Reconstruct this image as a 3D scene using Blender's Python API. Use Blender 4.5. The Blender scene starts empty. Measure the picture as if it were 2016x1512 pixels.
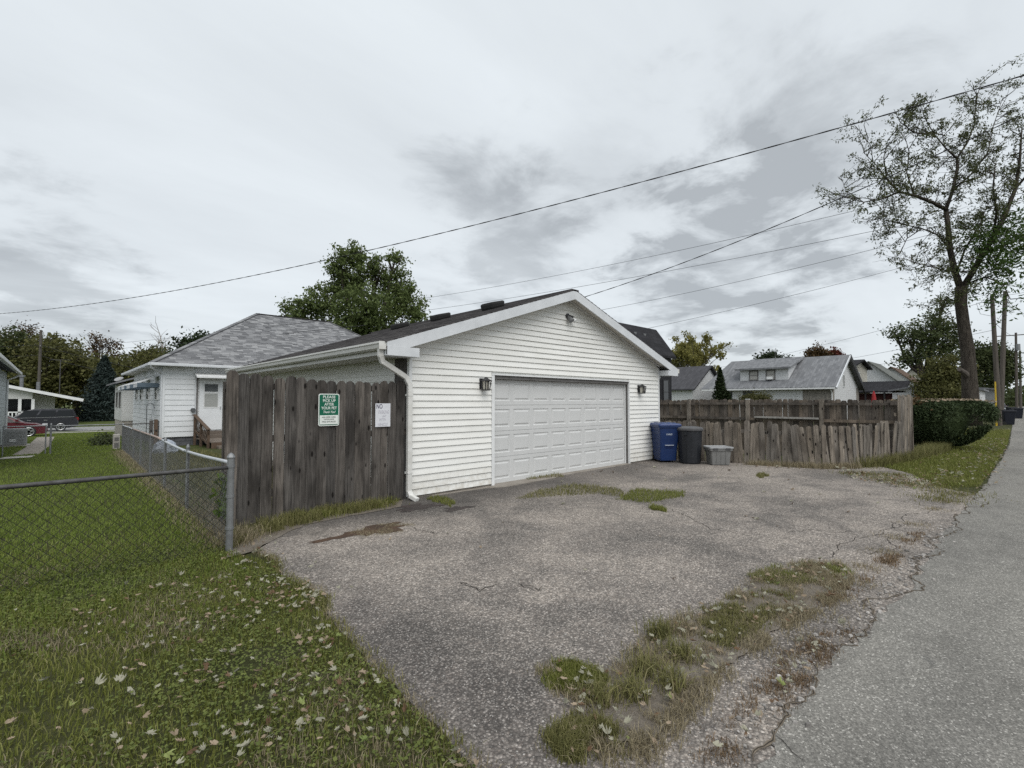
import bpy, math, random
import numpy as np
from mathutils import Vector
random.seed(7); RG = np.random.default_rng(7)
SC = bpy.context.scene; COL = SC.collection
R = math.radians

# ------------------------------------------------------------------ camera
FPX, CX, CY, EYE = 950.0, 1008.0, 756.0, 1.66
HEAD = R(46.5); PITCH = math.atan(34 / FPX)
cd = bpy.data.cameras.new('camera'); cam = bpy.data.objects.new('camera', cd); COL.objects.link(cam)
cd.sensor_fit = 'HORIZONTAL'; cd.sensor_width = 36; cd.lens = FPX / 2016 * 36
cd.clip_start = .05; cd.clip_end = 3000
cam.location = (0, 0, EYE); cam.rotation_euler = (R(90) + PITCH, 0, HEAD - R(90))
SC.camera = cam

# ------------------------------------------------------------------ world: overcast sky
world = bpy.data.worlds.new('World'); SC.world = world; world.use_nodes = True
SUN_EL, SUN_AZ = R(52), math.atan2(-.80, -.30)     # direction towards the veiled sun

def build_world():
    nt = world.node_tree; N = nt.nodes; L = nt.links; N.clear()
    def nd(t, **k):
        n = N.new(t)
        for a, b in k.items(): setattr(n, a, b)
        return n
    def mth(op, a, b=None, c=None, clamp=False):
        n = nd('ShaderNodeMath', operation=op); n.use_clamp = clamp
        for i, v in enumerate((a, b, c)):
            if v is None: continue
            if isinstance(v, (int, float)): n.inputs[i].default_value = v
            else: L.new(v, n.inputs[i])
        return n.outputs[0]
    out = nd('ShaderNodeOutputWorld'); bg = nd('ShaderNodeBackground'); L.new(bg.outputs[0], out.inputs[0])
    tc = nd('ShaderNodeTexCoord'); sep = nd('ShaderNodeSeparateXYZ'); L.new(tc.outputs['Generated'], sep.inputs[0])
    X, Y, Z = sep.outputs
    zz = mth('ADD', mth('MAXIMUM', Z, 0.0), .16)
    cmb = nd('ShaderNodeCombineXYZ'); L.new(mth('DIVIDE', X, zz), cmb.inputs[0]); L.new(mth('DIVIDE', Y, zz), cmb.inputs[1])
    mp = nd('ShaderNodeMapping'); mp.inputs['Rotation'].default_value = (0, 0, R(-28)); mp.inputs['Scale'].default_value = (.55, 1.25, 1)
    mp.inputs['Location'].default_value = (1.3, .4, 0)
    L.new(cmb.outputs[0], mp.inputs[0])
    def noise(vec, scale, det=5, rough=.55, dist=0.):
        n = nd('ShaderNodeTexNoise'); n.inputs['Scale'].default_value = scale; n.inputs['Detail'].default_value = det
        n.inputs['Roughness'].default_value = rough; n.inputs['Distortion'].default_value = dist; L.new(vec, n.inputs['Vector']); return n.outputs['Fac']
    n1 = noise(mp.outputs[0], 1.15, 7, .52, .35)     # broad sheets
    n2 = noise(cmb.outputs[0], 2.9, 6, .6, .25)       # puffs
    n3 = noise(mp.outputs[0], 5.2, 4, .55, .8)        # fine streaks
    v = mth('ADD', mth('MULTIPLY', mth('SUBTRACT', n1, .5), .70), mth('MULTIPLY', mth('SUBTRACT', n3, .5), .10))
    # a few heavier cloud masses (directions in the world, ragged by noise)
    for dx, dy, dz, rad, amt in CLOUDS:
        dv = Vector((dx, dy, dz)).normalized()
        dot = nd('ShaderNodeVectorMath', operation='DOT_PRODUCT'); L.new(tc.outputs['Generated'], dot.inputs[0]); dot.inputs[1].default_value = dv
        dd = mth('ARCCOSINE', mth('MINIMUM', dot.outputs['Value'], 1.0))
        q = mth('ADD', mth('DIVIDE', dd, rad), mth('MULTIPLY', mth('SUBTRACT', n2, .5), 3.4))
        mr = nd('ShaderNodeMapRange', interpolation_type='SMOOTHSTEP'); L.new(q, mr.inputs[0])
        mr.inputs[1].default_value = 1.35; mr.inputs[2].default_value = .1; mr.inputs[3].default_value = 0; mr.inputs[4].default_value = amt
        v = mth('SUBTRACT', v, mr.outputs[0])
    fac = mth('ADD', v, .5, clamp=True)
    cr = nd('ShaderNodeValToRGB'); L.new(fac, cr.inputs[0]); e = cr.color_ramp.elements
    e[0].position = .05; e[0].color = (.318, .340, .358, 1)
    e[1].position = .74; e[1].color = (.615, .655, .680, 1)
    m = e.new(.44); m.color = (.520, .554, .578, 1)
    sky = nd('ShaderNodeTexSky', sky_type='NISHITA'); sky.sun_disc = False; sky.sun_elevation = SUN_EL; sky.sun_rotation = R(90) - SUN_AZ
    sk = nd('ShaderNodeMix', data_type='RGBA', blend_type='MULTIPLY'); sk.inputs[0].default_value = 1
    L.new(sky.outputs[0], sk.inputs[6]); sk.inputs[7].default_value = (.1, .1, .1, 1)
    mx = nd('ShaderNodeMix', data_type='RGBA'); mx.inputs[0].default_value = .94; L.new(sk.outputs[2], mx.inputs[6]); L.new(cr.outputs[0], mx.inputs[7])
    L.new(mx.outputs[2], bg.inputs[0]); bg.inputs[1].default_value = 1.0

def DIR(px, py):
    f = Vector((math.cos(HEAD) * math.cos(PITCH), math.sin(HEAD) * math.cos(PITCH), math.sin(PITCH)))
    r = Vector((math.sin(HEAD), -math.cos(HEAD), 0)); u = r.cross(f)
    return f * FPX + r * (px - CX) + u * (CY - py)
CLOUDS = [(*DIR(1000, 470), .15, .36), (*DIR(1450, 505), .17, .40), (*DIR(1590, 300), .18, .30), (*DIR(90, 575), .12, .36),
          (*DIR(1500, 640), .07, .2), (*DIR(1330, 560), .10, .16), (*DIR(1180, 330), .13, .12)]
build_world()
sl = bpy.data.lights.new('sun', 'SUN'); sl.energy = 1.5; sl.angle = R(50); sl.color = (1, .97, .93)
so = bpy.data.objects.new('sun', sl); COL.objects.link(so)
sdir = Vector((math.cos(SUN_AZ) * math.cos(SUN_EL), math.sin(SUN_AZ) * math.cos(SUN_EL), math.sin(SUN_EL)))
so.rotation_euler = sdir.to_track_quat('Z', 'Y').to_euler()
vs = SC.view_settings; vs.view_transform = 'Standard'; vs.look = 'None'; vs.gamma = 1; vs.exposure = 0.54; vs.use_curve_mapping = False
SC.render.engine = 'CYCLES'; SC.cycles.max_bounces = 6; SC.cycles.use_denoising = False; SC.cycles.transparent_max_bounces = 8
SC.cycles.sample_clamp_indirect = 6

# ------------------------------------------------------------------ measuring helpers (survey of the site)
FH = Vector((math.cos(HEAD), math.sin(HEAD), 0)); RH = Vector((math.sin(HEAD), -math.cos(HEAD), 0))
def gz(x, y):                                   # the lots fall gently towards the street
    t = min(max(y - 8, 0), 44); return -.017 * t
def G(px, py, z=0):                             # sight line to the ground
    d = DIR(px, py); t = (z - EYE) / d.z; return (d.x * t, d.y * t)
def W(px, py, dist):                            # sight line at a distance
    d = DIR(px, py); t = dist / d.dot(FH); return Vector((d.x * t, d.y * t, EYE + d.z * t))

# ------------------------------------------------------------------ materials
MAT = {}
class NT:
    def __init__(s, name):
        s.m = bpy.data.materials.new(name); s.m.use_nodes = True; s.t = s.m.node_tree; s.N = s.t.nodes; s.L = s.t.links
        s.b = s.N['Principled BSDF']; s.out = s.N['Material Output']; MAT[name] = s.m
        s.tc = s.N.new('ShaderNodeTexCoord')
    def set(s, sock, v):
        if isinstance(v, (int, float)): sock.default_value = v
        elif isinstance(v, (tuple, list)): sock.default_value = (*v, 1) if len(v) == 3 and len(sock.default_value) == 4 else v
        else: s.L.new(v, sock)
    def math(s, op, a, b=None, clamp=False):
        n = s.N.new('ShaderNodeMath'); n.operation = op; n.use_clamp = clamp; s.set(n.inputs[0], a)
        if b is not None: s.set(n.inputs[1], b)
        return n.outputs[0]
    def map(s, scale=(1, 1, 1), space='Object', rand=False):
        n = s.N.new('ShaderNodeMapping'); n.inputs['Scale'].default_value = scale; s.L.new(s.tc.outputs[space], n.inputs[0])
        if rand:
            oi = s.N.new('ShaderNodeObjectInfo'); s.L.new(s.math('MULTIPLY', oi.outputs['Random'], 40.), n.inputs['Location'])
        return n.outputs[0]
    def noise(s, vec, scale, det=5, rough=.55, dist=0, fac=True):
        n = s.N.new('ShaderNodeTexNoise'); n.inputs['Scale'].default_value = scale; n.inputs['Detail'].default_value = det
        n.inputs['Roughness'].default_value = rough; n.inputs['Distortion'].default_value = dist; s.L.new(vec, n.inputs['Vector'])
        return n.outputs['Fac' if fac else 'Color']
    def voro(s, vec, scale, feat='F1', out='Distance'):
        n = s.N.new('ShaderNodeTexVoronoi'); n.feature = feat; n.inputs['Scale'].default_value = scale; s.L.new(vec, n.inputs['Vector']); return n.outputs[out]
    def ramp(s, fac, stops, interp='LINEAR'):
        n = s.N.new('ShaderNodeValToRGB'); s.L.new(fac, n.inputs[0]); cr = n.color_ramp; cr.interpolation = interp
        while len(cr.elements) < len(stops): cr.elements.new(.5)
        for e, (p, c) in zip(cr.elements, stops): e.position = p; e.color = (*c, 1) if len(c) == 3 else c
        return n.outputs[0]
    def rng(s, v, a, b, c=0., d=1., smooth=False):
        n = s.N.new('ShaderNodeMapRange'); n.interpolation_type = 'SMOOTHSTEP' if smooth else 'LINEAR'
        s.L.new(v, n.inputs[0])
        for i, x in enumerate((a, b, c, d)): n.inputs[i + 1].default_value = x
        return n.outputs[0]
    def mix(s, f, a, b, mode='MIX'):
        n = s.N.new('ShaderNodeMix'); n.data_type = 'RGBA'; n.blend_type = mode; s.set(n.inputs[0], f); s.set(n.inputs[6], a); s.set(n.inputs[7], b); return n.outputs[2]
    def hsv(s, col, val, sat=1.0, hue=.5):
        n = s.N.new('ShaderNodeHueSaturation'); s.set(n.inputs['Color'], col); s.set(n.inputs['Value'], val); s.set(n.inputs['Saturation'], sat); s.set(n.inputs['Hue'], hue); return n.outputs[0]
    def rnd(s):
        oi = s.N.new('ShaderNodeObjectInfo'); return oi.outputs['Random']
    def island(s):
        g = s.N.new('ShaderNodeNewGeometry'); return s.math('FRACT', s.math('ADD', g.outputs['Random Per Island'], s.rnd()))
    def bump(s, h, strength=.3, dist=.01):
        n = s.N.new('ShaderNodeBump'); n.inputs['Strength'].default_value = strength; n.inputs['Distance'].default_value = dist
        s.L.new(h, n.inputs['Height']); s.L.new(n.outputs[0], s.b.inputs['Normal'])
    def fin(s, col, rough=.8, metal=0., spec=.3):
        s.set(s.b.inputs['Base Color'], col); s.set(s.b.inputs['Roughness'], rough); s.b.inputs['Metallic'].default_value = metal
        s.b.inputs['Specular IOR Level'].default_value = spec; return s.m

def plain(name, c1, c2=None, scale=6, rough=.7, spec=.3, metal=0, bump=0, stretch=(1, 1, 1), rand=0, detail=5, fine=0):
    s = NT(name); v = s.map(stretch); n = s.noise(v, scale, detail)
    c2 = c2 or tuple(x * .82 for x in c1)
    col = s.ramp(n, [(.3, c2), (.7, c1)])
    if fine: col = s.mix(1., col, s.ramp(s.noise(v, scale * 14, 3), [(.3, (1 - fine,) * 3), (.7, (1,) * 3)]), 'MULTIPLY')
    if rand: col = s.hsv(col, s.rng(s.island(), 0, 1, 1 - rand, 1 + rand))
    if bump: s.bump(s.noise(v, scale * 5, 4), bump, .01)
    return s.fin(col, rough, metal, spec)

def leafmat(name, c1, c2, trans=.3, c3=None):
    s = NT(name); i = s.island()
    stops = [(0, c1), (1, c2)] if c3 is None else [(0, c1), (.75, c2), (1, c3)]
    n = s.noise(s.map(), .9, 3)
    col = s.ramp(s.math('ADD', s.math('MULTIPLY', i, .7), s.math('MULTIPLY', n, .4)), stops)
    s.fin(col, .6, 0, .16)
    if trans:
        t = s.N.new('ShaderNodeBsdfTranslucent'); g = s.N.new('ShaderNodeMixShader'); g.inputs[0].default_value = trans; s.L.new(col, t.inputs[0]); s.L.new(s.b.outputs[0], g.inputs[1]); s.L.new(t.outputs[0], g.inputs[2]); s.L.new(g.outputs[0], s.out.inputs[0])
    return s.m

def wood(name, dark, light, knots=True, contrast=1.):
    s = NT(name); v = s.map((9, 9, .55), rand=True); n = s.noise(v, 3.2, 9, .68, .9)
    grain = s.noise(s.map((85, 85, 1.3), rand=True), 2.4, 7, .72, .2)
    f = s.math('ADD', s.math('MULTIPLY', n, .45), s.math('MULTIPLY', grain, .58))
    md = tuple((a + b) / 2 for a, b in zip(dark, light))
    col = s.ramp(f, [(.36, dark), (.5, md), (.66, light)])
    col = s.hsv(col, s.rng(s.rnd(), 0, 1, .72, 1.28), s.rng(s.rnd(), 0, 1, .7, 1.2))
    big = s.noise(s.map((2.2, 2.2, .9), rand=True), 1.6, 4)
    col = s.mix(s.rng(big, .38, .66, 0, .7), col, tuple(x * .55 for x in dark))
    if knots:
        kv = s.voro(s.map((8.5, 8.5, 3.4), rand=True), 1.0)
        col = s.mix(s.rng(kv, .10, .19, 1., 0., True), col, (.012, .010, .009))
    cr = s.noise(s.map((95, 95, .8), rand=True), 1.5, 3, .5, .2)
    col = s.mix(s.rng(cr, .33, .40, .85, 0.), col, (.014, .013, .012))
    s.bump(f, .5, .012)
    return s.fin(col, .92, 0, .15)

def lapmat(name, col, pitch, dark=.55, var=.06, axis='z'):      # thin distant lap siding
    s = NT(name); v = s.map(); sp = s.N.new('ShaderNodeSeparateXYZ'); s.L.new(v, sp.inputs[0])
    fr = s.math('FRACT', s.math('DIVIDE', sp.outputs[2], pitch))
    n = s.noise(v, 2.5, 5)
    c = s.mix(s.rng(n, .3, .7), tuple(x * (1 - var * 2) for x in col), col)
    s.bump(fr, .8, .03)
    c = s.mix(s.rng(fr, 0, .10, 1, 0), c, tuple(x * dark for x in col))
    return s.fin(c, .6)

def roofmat(name, cols, tab=(.30, .14), bump=.5):
    s = NT(name); v = s.map()
    br = s.N.new('ShaderNodeTexBrick'); br.offset = .5; br.inputs['Scale'].default_value = 1; br.inputs['Brick Width'].default_value = tab[0]; br.inputs['Row Height'].default_value = tab[1]
    br.inputs['Mortar Size'].default_value = .006; br.inputs['Color1'].default_value = (*cols[0], 1); br.inputs['Color2'].default_value = (*cols[1], 1); br.inputs['Mortar'].default_value = (*[x * .5 for x in cols[0]], 1)
    s.L.new(v, br.inputs['Vector'])
    c = s.mix(s.rng(s.noise(v, 30, 4), .3, .7, 0, .5), br.outputs['Color'], cols[1])
    s.bump(s.noise(v, 90, 3), .3, .006); return s.fin(c, .95, 0, .1)

def make_materials():
    # ---- driveway: exposed aggregate in worn binder
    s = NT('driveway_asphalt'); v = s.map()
    vc = s.voro(v, 66, 'F1', 'Color'); vd = s.voro(v, 66)
    sp = s.N.new('ShaderNodeSeparateColor'); s.L.new(vc, sp.inputs[0])
    stone = s.ramp(sp.outputs[0], [(0, (.085, .081, .078)), (.3, (.135, .129, .123)), (.6, (.185, .176, .167)), (.88, (.25, .238, .225)), (1, (.36, .345, .33))])
    stone = s.mix(s.rng(sp.outputs[1], .7, 1, 0, .18), stone, (.24, .185, .155))
    big = s.noise(v, .55, 6, .6, .4); mid = s.noise(v, 2.3, 6, .62, .5)
    gap = s.rng(vd, .30, .62, 0, 1)
    worn = s.rng(s.math('ADD', s.math('MULTIPLY', big, .65), s.math('MULTIPLY', mid, .35)), .36, .62, 0, 1, True)
    col = s.mix(s.math('MULTIPLY', gap, s.rng(worn, 0, 1, .85, .4)), stone, (.058, .055, .053))
    tint = s.ramp(worn, [(0, (1.32, 1.27, 1.22)), (.5, (1.64, 1.55, 1.47)), (1, (1.94, 1.82, 1.70))])
    col = s.mix(1., col, tint, 'MULTIPLY')
    fine = s.noise(v, 210, 3, .6); col = s.mix(1., col, s.ramp(fine, [(.25, (.72, .72, .72)), (.75, (1.26, 1.26, 1.25))]), 'MULTIPLY')
    st = s.noise(v, 1.25, 7, .6, 1.2)
    col = s.mix(s.rng(st, .60, .75, 0, .40, True), col, (.055, .052, .052))
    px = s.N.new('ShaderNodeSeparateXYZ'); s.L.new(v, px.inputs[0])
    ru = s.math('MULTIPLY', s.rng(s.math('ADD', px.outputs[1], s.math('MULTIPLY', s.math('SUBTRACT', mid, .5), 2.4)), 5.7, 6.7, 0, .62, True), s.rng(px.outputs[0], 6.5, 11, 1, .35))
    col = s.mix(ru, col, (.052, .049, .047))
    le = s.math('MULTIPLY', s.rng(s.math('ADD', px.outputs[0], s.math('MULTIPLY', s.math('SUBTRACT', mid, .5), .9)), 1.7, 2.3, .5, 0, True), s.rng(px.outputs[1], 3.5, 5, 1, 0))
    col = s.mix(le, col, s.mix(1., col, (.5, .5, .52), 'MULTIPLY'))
    s.bump(s.math('ADD', s.math('MULTIPLY', vd, -1.), s.math('MULTIPLY', fine, .5)), .75, .012)
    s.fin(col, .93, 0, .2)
    # ---- alley: finer, greyer
    s = NT('alley_asphalt'); v = s.map()
    vc = s.voro(v, 120, 'F1', 'Color'); sp = s.N.new('ShaderNodeSeparateColor'); s.L.new(vc, sp.inputs[0])
    stone = s.ramp(sp.outputs[0], [(0, (.122, .119, .113)), (.5, (.184, .179, .169)), (.9, (.240, .233, .220)), (1, (.44, .43, .41))])
    fine = s.noise(v, 240, 3, .6); col = s.mix(1., stone, s.ramp(fine, [(.25, (.6, .6, .6)), (.75, (1.35, 1.35, 1.34))]), 'MULTIPLY')
    big = s.noise(s.map((.35, 1.2, 1)), .8, 6, .6, .3); pat = s.noise(v, 2.6, 6, .65, .6)
    col = s.mix(1., col, s.ramp(big, [(.3, (.84, .83, .82)), (.7, (1.24, 1.22, 1.18))]), 'MULTIPLY'); col = s.mix(1., col, s.ramp(pat, [(.3, (.84, .84, .83)), (.7, (1.12, 1.12, 1.11))]), 'MULTIPLY')
    oil = s.noise(v, 3.1, 3, .5); col = s.mix(s.rng(oil, .70, .76, 0, .35, True), col, (.06, .06, .06))
    s.bump(s.math('ADD', sp.outputs[0], fine), .5, .006); s.fin(col, .93, 0, .2)
    # ---- soil under the grass, lawn colour
    s = NT('lawn_soil'); v = s.map(); a = s.noise(v, 1.1, 7, .62, .4); b = s.noise(v, 26, 4, .7)
    col = s.ramp(a, [(.3, (.055, .070, .020)), (.5, (.080, .108, .028)), (.72, (.135, .135, .052))])
    py = s.N.new('ShaderNodeSeparateXYZ'); s.L.new(v, py.inputs[0])
    th = s.ramp(a, [(.3, (.045, .050, .020)), (.6, (.070, .072, .032)), (.8, (.115, .100, .058))])
    col = s.mix(s.rng(py.outputs[1], 18, 30, 0, 1, True), th, col)
    col = s.mix(s.rng(b, .3, .7, 0, .55), col, (.028, .032, .014)); s.bump(b, .8, .03); s.fin(col, .95, 0, .1)
    s = NT('dirt'); v = s.map(); a = s.noise(v, 3, 7, .65, .5); b = s.noise(v, 60, 4, .7)
    col = s.mix(s.rng(s.voro(v, 70), .25, .55, 0, .3), s.ramp(a, [(.3, (.15, .128, .102)), (.55, (.24, .212, .178)), (.75, (.34, .31, .27))]), (.09, .078, .066)); col = s.mix(s.rng(b, .35, .7, 0, .35), col, (.08, .068, .055))
    s.bump(b, .9, .02); s.fin(col, .97, 0, .1)
    s = NT('gravel_fines'); v = s.map(); vc = s.voro(v, 75, 'F1', 'Color'); sp = s.N.new('ShaderNodeSeparateColor'); s.L.new(vc, sp.inputs[0])
    col = s.ramp(sp.outputs[0], [(0, (.08, .076, .072)), (.5, (.165, .157, .149)), (1, (.36, .345, .33))]); s.bump(s.voro(v, 75), .8, .012); s.fin(col, .95, 0, .15)
    plain('pebble', (.36, .34, .32), (.20, .188, .175), 30, .9, .2, rand=.5)
    plain('stain', (.060, .045, .042), (.03, .027, .025), 5, .8, .35)
    plain('rust_stain', (.10, .062, .040), (.062, .044, .034), 4, .9, .2)
    plain('crack_fill', (.045, .040, .036), (.022, .020, .018), 20, 1, .05)
    plain('crack_dirt', (.19, .16, .125), (.11, .092, .072), 20, 1, .05)
    plain('concrete', (.34, .31, .275), (.23, .205, .175), 4, .9, .2, bump=.3, fine=.25)
    plain('concrete_light', (.50, .48, .44), (.38, .36, .33), 4, .9, .2, bump=.3, fine=.2)
    plain('street_asphalt', (.27, .27, .265), (.21, .21, .205), 1.5, .9)
    # ---- buildings
    s = NT('vinyl_siding'); v = s.map(); n = s.noise(s.map((.6, .6, 3)), 1.6, 6, .6); g = s.noise(v, 9, 5, .65)
    col = s.ramp(n, [(.28, (.70, .695, .66)), (.72, (.80, .80, .775))]); col = s.hsv(col, s.rng(s.rnd(), 0, 1, .965, 1.03))
    spz = s.N.new('ShaderNodeSeparateXYZ'); s.L.new(v, spz.inputs[0])
    splash = s.math('MULTIPLY', s.rng(spz.outputs[2], .05, .5, 1, 0), s.rng(g, .36, .62, 0, 1))
    col = s.mix(s.math('MULTIPLY', splash, .55), col, (.40, .355, .285))
    s.bump(s.noise(s.map((2, 2, 60)), 8, 3), .08, .004); s.fin(col, .48, 0, .35)
    plain('white_trim', (.78, .79, .79), (.68, .69, .69), 3, .5, .35, fine=.06)
    plain('grey_white_trim', (.66, .68, .70), (.55, .57, .59), 3, .5, .35, fine=.06)
    plain('soffit', (.62, .60, .55), (.50, .48, .43), 3, .7, .25)
    plain('door_white', (.605, .61, .605), (.55, .555, .55), 2.2, .45, .4, bump=.04, fine=.05)
    plain('gutter_white', (.76, .76, .74), (.58, .57, .53), 2.4, .45, .4, stretch=(1, .3, 3), fine=.1)
    plain('house_white', (.74, .76, .775), (.66, .68, .695), 1.8, .5, .35, rand=.03, fine=.06)
    plain('jamb_grey', (.17, .165, .16), (.12, .115, .11), 6, .8)
    plain('rubber', (.02, .02, .02), None, 6, .8)
    plain('black_metal', (.018, .018, .02), (.028, .028, .03), 9, .45, .5)
    plain('galvanised', (.27, .28, .285), (.18, .185, .19), 8, .5, .5, .55)
    plain('galvanised_dark', (.11, .11, .11), (.055, .052, .05), 14, .65, .4, .4)
    plain('rail_pink', (.40, .31, .27), (.30, .24, .21), 9, .6, .4, .2)
    plain('rail_bright', (.52, .54, .56), (.42, .44, .46), 9, .4, .5, .2)
    plain('wire', (.30, .305, .31), (.17, .17, .168), 12, .55, .5, .5)
    plain('wire_dark', (.045, .046, .042), (.022, .022, .02), 12, .6, .4, .3)
    plain('cable', (.028, .028, .03), None, 12, .7)
    plain('foundation_block', (.13, .135, .145), (.085, .088, .095), 5, .9, bump=.6)
    plain('stone_mix', (.36, .33, .29), (.17, .16, .145), 7, .9, bump=.5, rand=.3)
    plain('lamp_glass', (.62, .60, .52), (.40, .38, .33), 8, .15, .5)
    plain('glass_dark', (.030, .034, .038), (.016, .018, .02), 1.5, .06, .5)
    plain('glass_grey', (.12, .13, .135), (.06, .065, .07), 1.2, .08, .5)
    plain('curtain', (.50, .49, .46), (.33, .32, .30), 9, .9, stretch=(8, 8, .5))
    plain('blinds', (.44, .45, .43), (.25, .26, .25), 5, .9, stretch=(.2, .2, 18))
    plain('awning_blue', (.13, .175, .215), (.095, .13, .16), 6, .5)
    plain('bare_board', (.115, .105, .098), (.075, .07, .066), 5, .9, stretch=(6, 6, .5), bump=.3)
    plain('deck_board', (.20, .165, .135), (.13, .108, .09), 6, .9, stretch=(1, 8, 8), rand=.15, bump=.3)
    plain('rail_wood', (.135, .092, .064), (.085, .060, .044), 6, .9, stretch=(5, 5, .6), rand=.12, bump=.3)
    # shingles: per-tab tone
    for nm, a, b, c in (('shingle_grey', (.125, .127, .133), (.225, .228, .235), (.36, .362, .366)), ('shingle_dark', (.060, .056, .057), (.10, .094, .094), (.165, .156, .153))):
        s = NT(nm); i = s.island(); col = s.ramp(i, [(0, a), (.5, b), (1, c)]); g = s.noise(s.map(), 60, 4, .7)
        col = s.mix(s.rng(g, .3, .7, 0, .5), col, a); s.bump(g, .4, .008); s.fin(col, .95, 0, .1)
    roofmat('roof_grey_far', ((.12, .124, .132), (.22, .225, .235)), (.5, .2))
    roofmat('roof_dark_far', ((.055, .055, .06), (.085, .085, .092)), (.5, .2))
    roofmat('roof_black', ((.020, .020, .022), (.036, .036, .04)), (.5, .2))
    roofmat('roof_brown', ((.085, .058, .045), (.12, .085, .065)), (.5, .2))
    roofmat('roof_green_grey', ((.10, .108, .10), (.15, .155, .145)), (.5, .2))
    lapmat('lap_white', (.70, .71, .72), .2); lapmat('lap_cream', (.62, .59, .51), .2); lapmat('lap_black', (.022, .022, .026), .2, .4); lapmat('lap_left', (.56, .60, .63), .2, .45)
    lapmat('lap_white_fine', (.72, .72, .71), .13, .6)
    plain('maroon', (.065, .022, .02), None, 4, .8); plain('umbrella_red', (.33, .03, .035), None, 4, .8); plain('beige_paint', (.47, .41, .32), None, 3, .8)
    # ---- wood
    wood('fence_dark', (0.0221, 0.0195, 0.0178), (0.1951, 0.1752, 0.1568))
    wood('fence_grey', (0.0632, 0.0531, 0.0437), (0.3768, 0.3304, 0.2780))
    wood('fence_back', (0.0582, 0.0482, 0.0394), (0.2679, 0.2240, 0.1830))
    plain('old_board', (.36, .345, .32), (.25, .235, .215), 5, .9, stretch=(4, 4, .6), bump=.2)
    s = NT('bark'); v = s.map((7, 7, 1.3)); n = s.noise(v, 2.6, 7, .7, .8); col = s.ramp(n, [(.35, (.030, .025, .021)), (.6, (.095, .082, .068)), (.78, (.165, .145, .125))]); s.bump(n, 1., .08); s.fin(col, .97, 0, .1)
    plain('pole_wood', (.12, .105, .09), (.07, .06, .052), 3, .95, stretch=(8, 8, .4), bump=.4)
    plain('pole_far', (.10, .09, .08), None, 3, .95)
    plain('yellow_guard', (.62, .43, .04), (.5, .34, .03), 4, .5)
    # ---- plastics, paint
    plain('bin_blue', (.008, .030, .115), (.006, .024, .095), 5, .42, .45, fine=.1); plain('bin_blue_lid', (.018, .045, .15), (.012, .032, .12), 5, .4, .5)
    plain('bin_print', (.45, .5, .58), None, 20, .6); plain('bin_recess', (.006, .02, .085), None, 6, .5)
    plain('can_charcoal', (.012, .014, .018), (.02, .022, .027), 6, .5, .4, fine=.2); plain('can_lid', (.105, .105, .108), (.06, .06, .063), 7, .6, .35)
    plain('tote_grey', (.20, .20, .195), (.155, .155, .15), 6, .5, .4, fine=.12); plain('tote_lid', (.34, .345, .35), (.26, .265, .27), 6, .5, .4); plain('tote_latch', (.10, .10, .105), None, 6, .5)
    plain('bin_dark_blue', (.008, .010, .018), None, 5, .5)
    plain('sign_green', (.0, .115, .062), (.0, .10, .054), 4, .4, .4); plain('sign_white', (.74, .77, .74), (.66, .70, .66), 4, .4, .4); plain('sign_ink', (.10, .12, .11), None, 6, .6)
    plain('marker_dark', (.085, .075, .12), None, 20, .6); plain('marker_faded', (.40, .39, .44), (.5, .49, .53), 20, .6)
    plain('paper_white', (.68, .69, .72), (.60, .61, .64), 5, .5)
    plain('car_red', (.105, .012, .020), None, 3, .25, .6, .1); plain('car_dark', (.035, .036, .044), None, 3, .22, .6, .2); plain('chrome', (.55, .56, .57), None, 4, .25, .5, .8)
    plain('car_glass', (.012, .014, .016), None, 2, .12, .25); plain('windshield_reflection', (.50, .53, .55), None, 2, .1, .6); plain('tail_red', (.22, .012, .012), None, 4, .3, .5); plain('headlamp', (.62, .64, .66), None, 4, .2, .6)  # the pale windshield colour stands in for a reflection on dark glass
    plain('ac_grey', (.28, .29, .29), (.22, .225, .225), 5, .6); plain('meter_grey', (.10, .105, .11), None, 4, .5); plain('tarp', (.42, .46, .52), (.25, .28, .33), 7, .6)
    # ---- foliage
    leafmat('leaf_maple', (0.0546, 0.0798, 0.0266), (0.1484, 0.1876, 0.0630)); leafmat('leaf_hero', (0.0510, 0.0615, 0.0315), (0.1065, 0.1215, 0.0510), .3, (.12, .12, .05)); leafmat('leaf_hero_low', (0.0325, 0.0675, 0.0175), (0.0900, 0.1425, 0.0325), .35)
    leafmat('leaf_woods', (0.031, 0.046, 0.019), (0.081, 0.097, 0.035), .25); leafmat('leaf_woods_olive', (0.058, 0.065, 0.023), (0.130, 0.127, 0.043), .25); leafmat('leaf_rust', (.050, .036, .018), (.115, .072, .032), .3)
    leafmat('leaf_yellow', (.10, .10, .03), (.26, .24, .07), .35); leafmat('leaf_red', (.060, .018, .014), (.17, .045, .026), .3); leafmat('needle_spruce', (0.018, 0.029, 0.026), (0.049, 0.068, 0.062), .1)
    leafmat('leaf_yew', (0.0195, 0.0317, 0.0146), (0.0634, 0.0878, 0.0365), .1); leafmat('leaf_thuja', (0.010, 0.019, 0.007), (0.033, 0.050, 0.018), .1); leafmat('leaf_mid', (0.0363, 0.0550, 0.0225), (0.0938, 0.1137, 0.0425), .3)
    leafmat('leaf_shrub', (.05, .055, .02), (.11, .105, .04), .3); leafmat('twig_pale', (.16, .14, .125), (.26, .235, .21), 0)
    leafmat('grass_green', (0.0843, 0.1090, 0.0237), (0.2235, 0.2387, 0.0626), .4, (.36, .33, .17)); leafmat('grass_lawn', (0.1016, 0.1527, 0.0279), (0.2397, 0.2941, 0.0679), .4); leafmat('clover', (0.0660, 0.0943, 0.0245), (0.1911, 0.2165, 0.0631), .3)
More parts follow.
